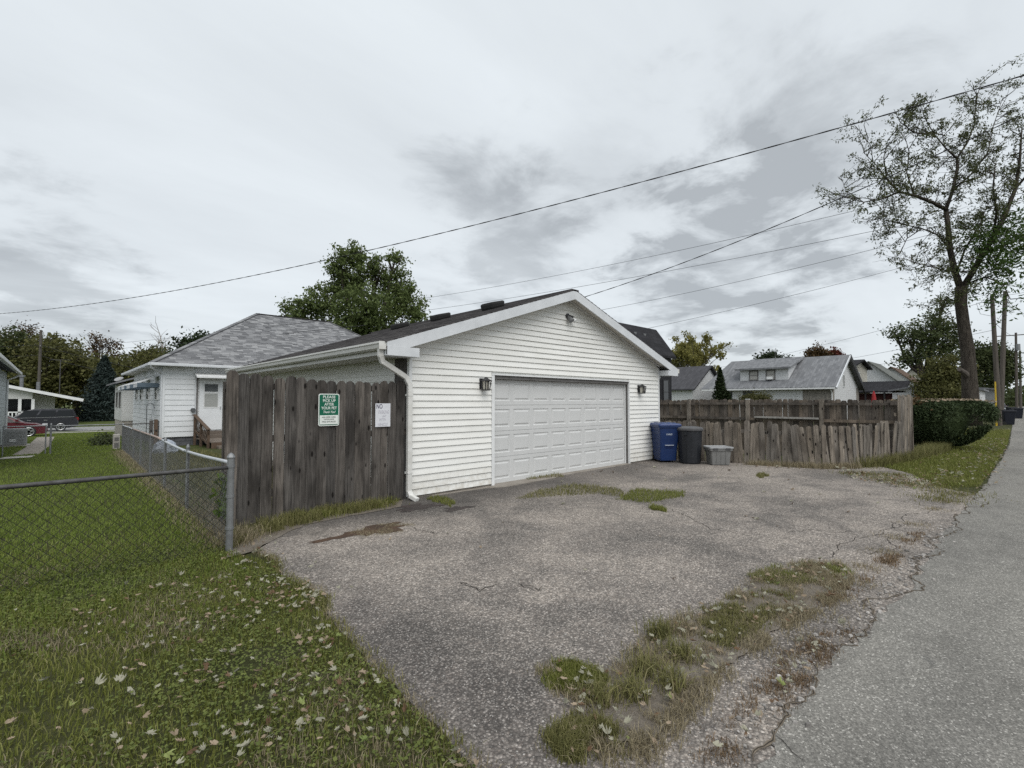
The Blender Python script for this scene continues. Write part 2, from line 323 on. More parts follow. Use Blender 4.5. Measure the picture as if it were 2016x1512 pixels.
    leafmat('grass_dry', (0.1380, 0.1150, 0.0667), (0.4140, 0.3565, 0.2415), .3); leafmat('grass_olive', (0.0751, 0.0825, 0.0287), (0.2237, 0.2132, 0.0849), .3, (.30, .26, .15)); leafmat('grass_brown', (0.1020, 0.0696, 0.0456), (0.2640, 0.1920, 0.1200), .2)
    leafmat('litter_pale', (.20, .195, .145), (.42, .405, .315), .2); leafmat('litter_tan', (.20, .15, .10), (.42, .34, .25), .25); leafmat('litter_green', (.16, .22, .07), (.36, .40, .15), .3); leafmat('litter_brown', (.09, .055, .032), (.20, .13, .08), .2)
    leafmat('vine_leaf', (.05, .09, .018), (.13, .18, .04), .35)
make_materials()
M = MAT

# ------------------------------------------------------------------ mesh helpers
WL = {}
def link(o, parent=None):
    COL.objects.link(o)
    if parent is not None: o.parent = parent
def npmesh(name, V, F):
    V = np.asarray(V, dtype=np.float32); F = np.asarray(F, dtype=np.int32); me = bpy.data.meshes.new(name)
    m, k = F.shape; me.vertices.add(len(V)); me.vertices.foreach_set('co', V.ravel())
    me.loops.add(m * k); me.loops.foreach_set('vertex_index', F.ravel()); me.polygons.add(m)
    me.polygons.foreach_set('loop_start', np.arange(0, m * k, k, dtype=np.int32)); me.update(calc_edges=True); return me
def npobj(name, V, F, mat, parent=None):
    off = WL.get(parent.name, Vector()) if parent else Vector()
    me = npmesh(name, np.asarray(V) - np.array(off), F); me.materials.append(M[mat]); o = bpy.data.objects.new(name, me); link(o, parent); WL[o.name] = off; return o
def tag(o, label, cat=None, group=None, kind=None):
    if label: o['label'] = label
    if cat: o['category'] = cat
    if group: o['group'] = group
    if kind: o['kind'] = kind
    return o
def thing(name, label, cat, loc, group=None):
    o = bpy.data.objects.new(name, None); o.empty_display_size = .2; o.location = loc; link(o); WL[o.name] = Vector(loc); return tag(o, label, cat, group)
class MB:
    def __init__(s): s.v = []; s.f = []; s.m = []; s.mi = 0
    def face(s, pts):
        b = len(s.v); s.v += [tuple(p) for p in pts]; s.f.append(tuple(range(b, b + len(pts)))); s.m.append(s.mi)
    def hexa(s, p):                                 # 8 corners: bottom 4, top 4 (same winding)
        b = len(s.v); s.v += [tuple(q) for q in p]
        for f in ((3, 2, 1, 0), (4, 5, 6, 7), (0, 1, 5, 4), (1, 2, 6, 5), (2, 3, 7, 6), (3, 0, 4, 7)): s.f.append(tuple(b + i for i in f)); s.m.append(s.mi)
        return s
    def box(s, x0, x1, y0, y1, z0, z1):
        return s.hexa([(x0, y0, z0), (x1, y0, z0), (x1, y1, z0), (x0, y1, z0), (x0, y0, z1), (x1, y0, z1), (x1, y1, z1), (x0, y1, z1)])
    def bar(s, a, b, w, h, up=(0, 0, 1)):           # rectangular bar a->b
        a, b = Vector(a), Vector(b); d = (b - a).normalized(); u = Vector(up); r = d.cross(u)
        if r.length < 1e-4: r = d.cross(Vector((1, 0, 0)))
        r.normalize(); u = r.cross(d); r *= w / 2; u *= h / 2
        return s.hexa([a - r - u, a + r - u, b + r - u, b - r - u, a - r + u, a + r + u, b + r + u, b - r + u])
    def tube(s, pts, rad, n=8, cap=True):
        pts = [Vector(p) for p in pts]; rad = rad if isinstance(rad, (list, tuple)) else [rad] * len(pts); b = len(s.v); ref = None
        for i, p in enumerate(pts):
            d = (pts[min(i + 1, len(pts) - 1)] - pts[max(i - 1, 0)]).normalized()
            if ref is None: ref = d.orthogonal().normalized()
            ref = (ref - d * ref.dot(d)); ref = ref.normalized() if ref.length > 1e-5 else d.orthogonal().normalized(); q = d.cross(ref)
            for k in range(n):
                a = 2 * math.pi * k / n; s.v.append(tuple(p + (ref * math.cos(a) + q * math.sin(a)) * rad[i]))
        for i in range(len(pts) - 1):
            for k in range(n):
                k2 = (k + 1) % n; s.f.append((b + i * n + k, b + i * n + k2, b + (i + 1) * n + k2, b + (i + 1) * n + k)); s.m.append(s.mi)
        if cap:
            s.f.append(tuple(b + k for k in reversed(range(n)))); s.m.append(s.mi); e = b + (len(pts) - 1) * n; s.f.append(tuple(e + k for k in range(n))); s.m.append(s.mi)
        return s
    def prism(s, poly, a, b):                        # poly: list of Vector; a,b offsets
        a, b = Vector(a), Vector(b); n = len(poly); base = len(s.v)
        s.v += [tuple(Vector(p) + a) for p in poly] + [tuple(Vector(p) + b) for p in poly]
        s.f.append(tuple(base + i for i in reversed(range(n)))); s.f.append(tuple(base + n + i for i in range(n))); s.m += [s.mi] * 2
        for i in range(n):
            j = (i + 1) % n; s.f.append((base + i, base + j, base + n + j, base + n + i)); s.m.append(s.mi)
        return s
    def loft(s, rings, cap=True):
        b = len(s.v); n = len(rings[0])
        for r in rings: s.v += [tuple(p) for p in r]
        for i in range(len(rings) - 1):
            for k in range(n):
                k2 = (k + 1) % n; s.f.append((b + i * n + k, b + i * n + k2, b + (i + 1) * n + k2, b + (i + 1) * n + k)); s.m.append(s.mi)
        if cap:
            s.f.append(tuple(b + k for k in reversed(range(n)))); s.m.append(s.mi); e = b + (len(rings) - 1) * n; s.f.append(tuple(e + k for k in range(n))); s.m.append(s.mi)
        return s
    def mesh(s, name, mats, off=Vector(), smooth=False, bevel=0):
        me = bpy.data.meshes.new(name); me.from_pydata([(x - off[0], y - off[1], z - off[2]) for x, y, z in s.v], [], s.f)
        for m in ([mats] if isinstance(mats, str) else mats): me.materials.append(M[m])
        if len(me.materials) > 1: me.polygons.foreach_set('material_index', s.m)
        if smooth: me.polygons.foreach_set('use_smooth', [True] * len(me.polygons))
        me.update(); return me
    def build(s, name, mats, parent=None, smooth=False, bevel=0):
        off = WL.get(parent.name, Vector()) if parent else Vector()
        o = bpy.data.objects.new(name, s.mesh(name, mats, off, smooth)); link(o, parent); WL[o.name] = off
        if bevel: m = o.modifiers.new('bevel', 'BEVEL'); m.width = bevel; m.segments = 2; m.limit_method = 'ANGLE'; m.angle_limit = R(40)
        return o
def box(name, mat, parent, *c, bevel=0): return MB().box(*c).build(name, mat, parent, bevel=bevel)
def place(name, mesh, parent, loc, rot=(0, 0, 0), scale=(1, 1, 1)):        # shared-mesh piece at a world position
    o = bpy.data.objects.new(name, mesh); off = WL.get(parent.name, Vector()) if parent else Vector(); o.location = Vector(loc) - off; o.rotation_euler = rot; o.scale = scale
    link(o, parent); WL[o.name] = Vector(loc); return o
def text_part(name, txt, size, mat, parent, origin, xdir, ydir, align='CENTER', bold=0., shear=0., ext=.001, width=None):
    cu = bpy.data.curves.new('lettering', 'FONT'); cu.body = txt; cu.size = size; cu.align_x = align; cu.align_y = 'CENTER'; cu.extrude = ext; cu.offset = bold; cu.shear = shear; cu.resolution_u = 3
    tmp = bpy.data.objects.new('lettering_source', cu); me = bpy.data.meshes.new_from_object(tmp); bpy.data.objects.remove(tmp)
    xs = np.array([v.co for v in me.vertices]); k = 1 if width is None else width / max(1e-6, np.ptp(xs[:, 0]))
    X, Y = Vector(xdir).normalized(), Vector(ydir).normalized(); Z = X.cross(Y); off = WL.get(parent.name, Vector())
    for v in me.vertices: v.co = Vector(origin) + X * v.co.x * k + Y * v.co.y + Z * v.co.z - off
    me.materials.clear(); me.materials.append(M[mat]); o = bpy.data.objects.new(name, me); link(o, parent); WL[o.name] = off; return o
def inpoly(P, poly):
    x, y = P[:, 0], P[:, 1]; c = np.zeros(len(P), bool); n = len(poly)
    for i in range(n):
        (x1, y1), (x2, y2) = poly[i][:2], poly[i - 1][:2]; 
        if y1 == y2: continue
        c ^= ((y1 > y) != (y2 > y)) & (x < (x2 - x1) * (y - y1) / (y2 - y1) + x1)
    return c
def sample_poly(poly, n):
    a = np.array([p[:2] for p in poly]); lo, hi = a.min(0), a.max(0); out = np.zeros((0, 2))
    while len(out) < n:
        p = lo + RG.random((n * 2, 2)) * (hi - lo); out = np.vstack([out, p[inpoly(p, poly)]])
    return out[:n]
def gzv(P): return -.017 * np.clip(P[:, 1] - 8, 0, 44)
def vnoise(P, s, seed=0):                       # cheap smooth value noise
    q = P * s + seed * 17.3; i = np.floor(q).astype(int); f = q - i; f = f * f * (3 - 2 * f)
    def h(a, b): return np.modf(np.abs(np.sin(a * 127.1 + b * 311.7) * 43758.5453))[0]
    x, y = i[:, 0], i[:, 1]
    return (h(x, y) * (1 - f[:, 0]) + h(x + 1, y) * f[:, 0]) * (1 - f[:, 1]) + (h(x, y + 1) * (1 - f[:, 0]) + h(x + 1, y + 1) * f[:, 0]) * f[:, 1]
def grass(name, P, hmin, hmax, w, mat, lean=.6, z=None, label=None, parent=None):
    n = len(P); z = gzv(P) if z is None else np.full(n, z); a = RG.random(n) * 6.283; h = hmin + (hmax - hmin) * RG.random(n) ** 1.6
    la = RG.random(n) * 6.283; ln = h * lean * RG.random(n); dx, dy = np.cos(a) * w / 2, np.sin(a) * w / 2; lx, ly = np.cos(la) * ln, np.sin(la) * ln
    b = np.c_[P, z]; V = np.empty((n, 5, 3)); V[:, 0] = b + np.c_[-dx, -dy, np.full(n, -.01)]; V[:, 1] = b + np.c_[dx, dy, np.full(n, -.01)]
    m = b + np.c_[lx * .32, ly * .32, h * .58]; V[:, 2] = m + np.c_[dx, dy, np.zeros(n)] * .75; V[:, 3] = m - np.c_[dx, dy, np.zeros(n)] * .75; V[:, 4] = b + np.c_[lx, ly, h * np.clip(1 - .3 * ln / h, .25, 1)]
    F = (np.arange(n)[:, None, None] * 5 + np.array([[0, 1, 2], [0, 2, 3], [3, 2, 4]])[None]).reshape(-1, 3); o = npobj(name, V.reshape(-1, 3), F, mat, parent)
    if label: tag(o, label, name.split('_')[-1], kind='stuff')
    return o
def leafquads(C, size, flat=0., aspect=.6, droop=0.):
    n = len(C); u = RG.normal(size=(n, 3)); u[:, 2] = u[:, 2] * (1 - flat) - droop; u /= np.linalg.norm(u, axis=1)[:, None]
    w = RG.normal(size=(n, 3)); w[:, 2] *= (1 - flat); w -= u * (w * u).sum(1)[:, None]; w /= np.linalg.norm(w, axis=1)[:, None]
    s = (size * (.6 + .8 * RG.random(n)))[:, None] / 2; nn = np.cross(u, w) * s * .25
    V = np.stack([C - u * s, C + w * s * aspect + nn, C + u * s, C - w * s * aspect + nn], 1)
    return V.reshape(-1, 3), np.arange(n)[:, None] * 4 + np.arange(4)[None]

# ================================================================== THE SETTING
def ground():
    xs = np.r_[-600, -200, -80, np.linspace(-40, 60, 51), 90, 150, 300, 700]; ys = np.r_[-400, -120, -40, np.linspace(-12, 64, 58), 80, 120, 200, 400, 800]
    X, Y = np.meshgrid(xs, ys); P = np.c_[X.ravel(), Y.ravel()]; V = np.c_[P, gzv(P)]; nx, ny = len(xs), len(ys)
    F = [(j * nx + i, j * nx + i + 1, (j + 1) * nx + i + 1, (j + 1) * nx + i) for j in range(ny - 1) for i in range(nx - 1)]
    tag(npobj('ground', V, F, 'lawn_soil'), 'grass covered ground of the lots', None, None, 'structure')
ground()
def sheet(name, poly, z, mat, label=None, parent=None, thick=.0):
    mb = MB(); mb.face([(x, y, z) for x, y in poly])
    if thick:
        n = len(poly)
        for i in range(n):
            (x1, y1), (x2, y2) = poly[i], poly[(i + 1) % n]; mb.face([(x2, y2, z), (x1, y1, z), (x1, y1, z - thick), (x2, y2, z - thick)])
    o = mb.build(name, mat, parent)
    if label: tag(o, label, kind='structure')
    return o
def ragged(pts, amp, step, seed=0):
    rr = random.Random(seed); out = []; n = len(pts)
    for i in range(n):
        (x1, y1), (x2, y2) = pts[i], pts[(i + 1) % n]; L = math.hypot(x2 - x1, y2 - y1); k = max(1, int(L / step))
        for j in range(k):
            t = j / k; out.append((x1 + (x2 - x1) * t + (rr.uniform(-amp, amp) if j or True else 0), y1 + (y2 - y1) * t + rr.uniform(-amp, amp)))
    return out
LEFT_EDGE = [G(*p) for p in ((700, 1012), (600, 1034), (545, 1058), (505, 1086), (545, 1108), (548, 1134), (640, 1172), (640, 1210), (700, 1275), (770, 1350), (860, 1440), (935, 1512))] + [(1.38, .9), (1.4, .3)]
DRIVE = ragged([(4.0, 7.6)] + LEFT_EDGE + [(1.6, .2), (6, .2), (11.9, .55), (12.4, 1.15), (14.2, 1.75), (15.2, 2.5), (13.9, 3.3), (13.2, 5.5), (12.9, 7.6)], .025, .12, 3)
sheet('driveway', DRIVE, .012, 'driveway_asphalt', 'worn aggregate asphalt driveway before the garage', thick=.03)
ALLEY_EDGE = [(-12, .72), (1.2, .70), (2.6, .86), (3.4, .88), (5.4, .72), (8, .70), (10.5, .62), (14, .50), (20, .42), (26, .34), (40, .4), (60, .45), (260, .5)]
_r = random.Random(5); ALLEY = []
for (xa, ya), (xb, yb) in zip(ALLEY_EDGE[:-1], ALLEY_EDGE[1:]):
    k = max(1, min(60, int((xb - xa) / .12))); ALLEY += [(xa + (xb - xa) * j / k, ya + (yb - ya) * j / k + _r.uniform(-.035, .035)) for j in range(k)]
ALLEY += [(260, .5), (260, -4.2), (-12, -4.2)]
sheet('alley', ALLEY, .018, 'alley_asphalt', 'grey asphalt alley running along the lots', thick=.02)
sheet('street', [(-120, 52.5), (120, 52.5), (120, 60.5), (-120, 60.5)], -.740, 'street_asphalt', 'pale street in front of the houses')

# ------------------------------------------------------------------ garage
GX0, GX1, GY, GB = 4.37, 12.58, 7.15, 16.0
RX, RZ, SL = 8.45, 4.16, .333                       # ridge
EX0, EX1, FY = 3.78, 13.12, 6.86                    # eaves, front overhang
def roofz(x): return RZ - SL * abs(x - RX)
def lap(mb, a, b, z0, z1, out, lapw=.014, at=None, bt=None):
    a, b = Vector((*a, 0)), Vector((*b, 0)); at = Vector((*at, 0)) if at else a; bt = Vector((*bt, 0)) if bt else b; o = Vector((*out, 0))
    lo = Vector((0, 0, z0)); hi = Vector((0, 0, z1))
    mb.hexa([a + o * lapw + lo, b + o * lapw + lo, b - o * .02 + lo, a - o * .02 + lo, at + o * .002 + hi, bt + o * .002 + hi, bt - o * .02 + hi, at - o * .02 + hi]); return mb
def garage():
    g = thing('garage', 'white vinyl sided gable garage with a wide raised panel door', 'garage', (RX, GY, 0))
    DX0, DX1, DZ = 6.29, 11.03, 2.14
    # shell behind the cladding
    w = MB(); w.prism([Vector((GX0 + .02, 0, .06)), Vector((DX0 - .03, 0, .06)), Vector((DX0 - .03, 0, DZ + .03)), Vector((DX1 + .03, 0, DZ + .03)), Vector((DX1 + .03, 0, .06)), Vector((GX1 - .02, 0, .06)), Vector((GX1 - .02, 0, roofz(GX1) - .14)), Vector((RX, 0, RZ - .14)), Vector((GX0 + .02, 0, roofz(GX0) - .14))], (0, GY + .02, 0), (0, GY + .10, 0)); w.build('front_wall', 'vinyl_siding', g)
    box('side_wall', 'vinyl_siding', g, GX0 + .02, GX0 + .1, GY + .10, GB, .06, 2.62); box('side_wall', 'vinyl_siding', g, GX1 - .1, GX1 - .02, GY + .10, GB, .06, 2.62)
    w = MB(); w.prism([Vector((GX0, 0, .0)), Vector((GX1, 0, .0)), Vector((GX1, 0, roofz(GX1) - .14)), Vector((RX, 0, RZ - .14)), Vector((GX0, 0, roofz(GX0) - .14))], (0, GB, 0), (0, GB + .1, 0)); w.build('rear_wall', 'vinyl_siding', g)
    box('ceiling_deck', 'bare_board', g, GX0 + .1, GX1 - .1, GY + .3, GB - .02, 2.55, 2.6)
    box('foundation', 'concrete', g, GX0 + .005, DX0 - .005, GY + .005, GY + .1, -.05, .075); box('foundation', 'concrete', g, DX1 + .005, GX1 - .005, GY + .005, GY + .1, -.05, .06)
    box('foundation', 'concrete', g, GX0 + .005, GX0 + .1, GY + .1, GB, -.3, .06)
    P = .1155; n = 0; z = .055
    while z < RZ - .2:
        z1 = z + P
        if z1 < 2.60: spans = [(GX0 + .03, GX1 - .03, GX0 + .03, GX1 - .03)]
        else:
            h0 = (RZ - .13 - z) / SL; h1 = max(.02, (RZ - .13 - z1) / SL); spans = [(max(GX0 + .03, RX - h0), min(GX1 - .03, RX + h0), max(GX0 + .03, RX - h1), min(GX1 - .03, RX + h1))]
        if z < DZ + .02:
            a, b, at, bt = spans[0]; top = min(z1, 99)
            if z1 > DZ + .06:
                pass
            spans = [(a, DX0 - .075, at, DX0 - .075), (DX1 + .03, b, DX1 + .03, bt)]
        for a, b, at, bt in spans:
            if b - a > 4.2: c = RG.uniform(a + 1.6, b - 1.6); parts = [(a, c, at, c, .025), (c + .001, b, c + .001, bt, .0275)]
            else: parts = [(a, b, at, bt, .025)]
            for a_, b_, at_, bt_, lw in parts: lap(MB(), (a_, GY), (b_, GY), z, z1, (0, -1), lw, (at_, GY), (bt_, GY)).build('siding_plank', 'vinyl_siding', g)
        if z < 2.55: lap(MB(), (GX0, GY + (.46 if z > .0 else .1)), (GX0, GB), z, min(z1, 2.6), (-1, 0), .017).build('siding_plank', 'vinyl_siding', g)
        z = z1
    z = .055
    while z < 2.55: lap(MB(), (GX1, GB), (GX1, GY + .06), z, z + P, (1, 0), .017).build('siding_plank', 'vinyl_siding', g); z += P
    box('bare_wood_panel', 'bare_board', g, GX0 - .012, GX0 + .02, GY + .045, GY + .455, 0, 2.6)
    for x in (GX0 - .012, GX1 - .05): box('corner_trim', 'white_trim', g, x, x + .055, GY - .03, GY + .04, .05, 2.60)
    # door surround
    box('door_trim', 'white_trim', g, DX0 - .072, DX0, GY - .028, GY + .13, .0, DZ + .035)
    box('door_trim', 'white_trim', g, DX1, DX1 + .028, GY - .028, GY + .02, .0, DZ + .035)
    box('door_trim', 'white_trim', g, DX0 - .072, DX1 + .028, GY - .034, GY + .02, DZ + .036, DZ + .065)
    box('door_jamb', 'jamb_grey', g, DX1 + .001, DX1 + .029, GY + .021, GY + .3, 0, DZ + .02); box('door_jamb', 'jamb_grey', g, DX0 - .07, DX0 - .002, GY + .131, GY + .3, 0, DZ + .02)
    box('door_header', 'jamb_grey', g, DX0, DX1, GY + .01, GY + .3, DZ - .035, DZ + .034)
    box('weather_strip', 'white_trim', g, DX1 - .035, DX1 + .0, GY + .085, GY + .108, 0, DZ - .036)
    # sectional door
    d = MB(); y = GY + .115; d.box(DX0 - .05, DX1 + .0, y + .03, y + .05, .01, DZ - .03); door = d.build('garage_door', 'door_white', g)
    W0 = (DX1 - DX0) / 8; H0 = (DZ - .035 - .02) / 4
    def trough(w, h):
        mb = MB(); rings = []
        for ins, dep in ((0, 0), (.012, .011), (.034, .011), (.056, -.001), (.066, -.002)):
            rings.append([(-w / 2 + ins, dep, -h / 2 + ins), (w / 2 - ins, dep, -h / 2 + ins), (w / 2 - ins, dep, h / 2 - ins), (-w / 2 + ins, dep, h / 2 - ins)])
        b = 0; mb.loft(rings, cap=False); mb.face(rings[-1]); return mb.mesh('panel', 'door_white')
    pw, ph = W0 - .10, H0 - .165; pm = trough(pw, ph)
    for r in range(4):
        z0 = .02 + r * H0; z1 = z0 + H0 - .005; s = MB(); xe = [DX0 - .02]
        for c in range(8): xc = DX0 + (c + .5) * W0; xe += [xc - pw / 2, xc + pw / 2]
        xe.append(DX1); zc = z0 + H0 / 2; ze = [z0, zc - ph / 2, zc + ph / 2, z1]
        for i in range(len(xe) - 1):
            for j in range(3):
                if j == 1 and i % 2 == 1: continue
                s.face([(xe[i], y, ze[j]), (xe[i + 1], y, ze[j]), (xe[i + 1], y, ze[j + 1]), (xe[i], y, ze[j + 1])])
        s.face([(xe[0], y, z1), (xe[-1], y, z1), (xe[-1], y + .028, z1 - .006), (xe[0], y + .028, z1 - .006)]); s.face([(xe[0], y + .028, z0), (xe[-1], y + .028, z0), (xe[-1], y, z0), (xe[0], y, z0)])
        s.build('door_section', 'door_white', door)
        for c in range(8): place('panel', pm, door, (DX0 + (c + .5) * W0, y, zc)).parent = door
    box('bottom_seal', 'rubber', door, DX0, DX1, y + .002, y + .03, -.0, .019)
    # the roof
    T = .09
    for s_, ex in ((-1, EX0), (1, EX1)):
        zr, ze = RZ, roofz(ex); mb = MB()
        mb.hexa([(ex, FY, ze - T), (RX, FY, zr - T), (RX, GB + .25, zr - T), (ex, GB + .25, ze - T), (ex, FY, ze - .012), (RX, FY, zr - .012), (RX, GB + .25, zr - .012), (ex, GB + .25, ze - .012)]); mb.build('roof_deck', 'soffit', g)
        c = MB(); L = abs(RX - ex); k = int(L / .135)
        for i in range(k + 1):
            xa = ex - s_ * (-.03) + (-s_) * i * .135 if False else ex + s_ * .03 - s_ * i * .135; xb = xa - s_ * .20
            if (xb - RX) * s_ < 0: xb = RX
            za, zb = RZ - SL * abs(xa - RX), RZ - SL * abs(xb - RX); seg = 0; yy = FY - .03
            while yy < GB + .25:
                y2 = min(yy + .3 + .05 * RG.random(), GB + .27); t = .012 + .006 * RG.random()
                c.hexa([(xa, yy, za - .004), (xa, y2, za - .004), (xb, y2, zb - .010), (xb, yy, zb - .010), (xa, yy, za + t), (xa, y2, za + t), (xb, y2, zb + .002), (xb, yy, zb + .002)] if s_ < 0 else
                       [(xb, yy, zb - .010), (xb, y2, zb - .010), (xa, y2, za - .004), (xa, yy, za - .004), (xb, yy, zb + .002), (xb, y2, zb + .002), (xa, y2, za + t), (xa, yy, za + t)]); yy = y2
        tag(c.build('shingle_courses', 'shingle_dark', g), None, kind='stuff')
        # rake fascia + soffit
        H = .205; mb = MB()
        mb.hexa([(ex, FY - .03, ze - H), (RX, FY - .03, zr - H), (RX, FY - .002, zr - H), (ex, FY - .002, ze - H), (ex, FY - .03, ze - .008), (RX, FY - .03, zr - .008), (RX, FY - .002, zr - .008), (ex, FY - .002, ze - .008)]); mb.build('rake_fascia', 'grey_white_trim', g)
        xi = GX0 if s_ < 0 else GX1; zi = roofz(xi); mb = MB()
        mb.hexa([(xi, FY, zi - T - .025), (RX, FY, zr - T - .025), (RX, GY + .02, zr - T - .025), (xi, GY + .02, zi - T - .025), (xi, FY, zi - T - .004), (RX, FY, zr - T - .004), (RX, GY + .02, zr - T - .004), (xi, GY + .02, zi - T - .004)]); mb.build('rake_soffit', 'soffit', g)
        mb = MB(); mb.bar((xi, GY - .035, zi - T - .045), (RX, GY - .035, zr - T - .045), .02, .03); mb.build('rake_moulding', 'white_trim', g)
        # boxed return and eave soffit, fascia, gutter
        xo = ex + s_ * 0; a, b = sorted((xo, xi)); box('eave_return', 'grey_white_trim', g, a, b, FY - .032, GY - .002 if s_ < 0 else GY - .002, ze - H - .012, ze - T + .02)
        box('eave_soffit', 'soffit', g, a + .01, b, GY, GB, ze - .2, ze - .18)
        box('eave_fascia', 'gutter_white', g, *(sorted((ex, ex - s_ * .02))), GY - .002, GB + .24, ze - .2, ze - .02)
        gut = MB(); prof = [(0, 0), (.0, -.115), (.06, -.125), (.10, -.10), (.112, -.045), (.128, -.03), (.128, .0), (.118, .0), (.118, -.022), (.10, -.04), (.09, -.092), (.058, -.112), (.012, -.103), (.012, 0)]
        gut.prism([Vector((ex + s_ * p, 0, ze - .005 + q)) for p, q in prof], (0, FY + .0, 0), (0, GB + .24, 0)); gu = gut.build('gutter', 'gutter_white', g)
        box('gutter_cap', 'gutter_white', gu, *sorted((ex + s_ * .002, ex + s_ * .127)), FY - .006, FY - .001, ze - .128, ze - .002)
    box('ridge_cap', 'shingle_dark', g, RX - .12, RX + .12, FY - .03, GB + .26, RZ - .03, RZ + .012)
    # box vents on the slope
    for yv in (8.6, 10.75, 12.86):
        xv = 7.55; zv = roofz(xv); mb = MB(); t = .22
        mb.hexa([(xv - .22, yv - .2, zv - .07), (xv + .2, yv - .2, zv + .06), (xv + .2, yv + .2, zv + .06), (xv - .22, yv + .2, zv - .07), (xv - .25, yv - .23, zv + .10), (xv + .2, yv - .2, zv + t), (xv + .2, yv + .2, zv + t), (xv - .25, yv + .23, zv + .10)]); mb.build('roof_vent', 'rubber', g, bevel=.05)
    # downspout: drop, offset to the corner, leader, kick-out
    pts = [(EX0 - .05, FY + .09, 2.52), (EX0 - .05, FY + .09, 2.38), (EX0 + .0, FY + .12, 2.29), (GX0 - .10, GY - .07, 2.06), (GX0 - .03, GY - .075, 1.93), (GX0 - .03, GY - .075, .16), (GX0 - .015, GY - .11, .08), (GX0 + .02, GY - .24, .035)]
    ds = MB()
    for i in range(len(pts) - 1): 
        a, b = Vector(pts[i]), Vector(pts[i + 1]); e = (b - a).normalized() * .012; ds.bar(a - e, b + e, .085, .065, up=(0, -1, .01) if i in (1, 2, 3, 4, 5) or i == 0 else (0, .3, 1))
    dso = ds.build('downspout', 'gutter_white', g, bevel=.008)
    for zz in (1.75, .45): box('strap', 'gutter_white', dso, GX0 - .078, GX0 + .018, GY - .112, GY - .012, zz, zz + .03)
    pr = [(EX1 + .05, GY + .3, 2.48), (EX1 + .05, GY + .3, 2.36), (GX1 + .06, GY + .25, 2.2), (GX1 + .06, GY + .25, .1)]
    ds = MB(); [ds.bar(pr[i], pr[i + 1], .07, .055, up=(0, -1, .01)) for i in range(3)]; ds.build('downspout', 'grey_white_trim', g, bevel=.006)
    return g
garage()

def lantern(x, lab):
    r = thing('wall_lantern', lab, 'lantern', (x, GY - .03, 1.9), 'black lanterns beside the garage door'); y = GY - .017
    box('back_plate', 'black_metal', r, x - .085, x + .03, y - .02, y, 1.90, 2.10, bevel=.004); c = y - .10
    mb = MB(); mb.tube([(x, y - .01, 2.06), (x, y - .06, 2.10), (x, c, 2.095)], .011, 6); mb.build('arm', 'black_metal', r)
    def ring(h, z): return [(x - h, c - h, z), (x + h, c - h, z), (x + h, c + h, z), (x - h, c + h, z)]
    MB().loft([ring(.085, 2.045), ring(.088, 2.052), ring(.03, 2.095), ring(.014, 2.12)]).build('cap', 'black_metal', r)
    MB().loft([ring(.05, 1.865), ring(.058, 1.872), ring(.058, 1.885)]).build('base', 'black_metal', r)
    gl = MB().loft([ring(.040, 1.886), ring(.050, 2.044)]).build('glass', 'lamp_glass', r)
    for sx in (-1, 1):
        for sy in (-1, 1): MB().bar((x + sx * .05, c + sy * .05, 1.88), (x + sx * .067, c + sy * .067, 2.046), .02, .02).build('bar', 'black_metal', r)
    for k in (0, 1): MB().bar((x + (0 if k == 0 else .057), c - (.058 if k == 0 else 0), 1.88), (x + (0 if k == 0 else .067), c - (.067 if k == 0 else 0), 2.046), .016, .016).build('bar', 'black_metal', r)
lantern(5.99, 'black box lantern on the siding between the downspout and the garage door')
lantern(11.53, 'black box lantern on the narrow siding above the blue bin')
def floodlight():
    x, z = 8.52, 3.62; y = GY - .017; r = thing('flood_light', 'small motion sensor flood light high in the garage gable', 'flood light', (x, y, z))
    MB().tube([(x, y, z), (x, y - .03, z)], .06, 14).build('base', 'black_metal', r)
    MB().tube([(x + .01, y - .03, z), (x + .06, y - .12, z - .05)], [.03, .045], 10).build('sensor', 'black_metal', r)
    MB().tube([(x - .01, y - .03, z - .01), (x + .0, y - .08, z - .07), (x + .01, y - .13, z - .13)], [.025, .05, .065], 12).build('lamp_head', 'galvanised', r)
    MB().tube([(x + .07, y - .04, z - .02), (x + .12, y - .08, z - .08), (x + .15, y - .13, z - .12)], [.02, .035, .05], 12).build('lamp_head', 'white_trim', r)
floodlight()
sheet('apron', [(6.0, 7.02), (6.3, 6.86), (7.9, 6.93), (8.1, 7.05), (11.1, 7.1), (11.1, 7.28), (4.9, 7.28), (4.8, 7.08)], .020, 'concrete', 'strip of worn concrete at the garage door sill', thick=.02)

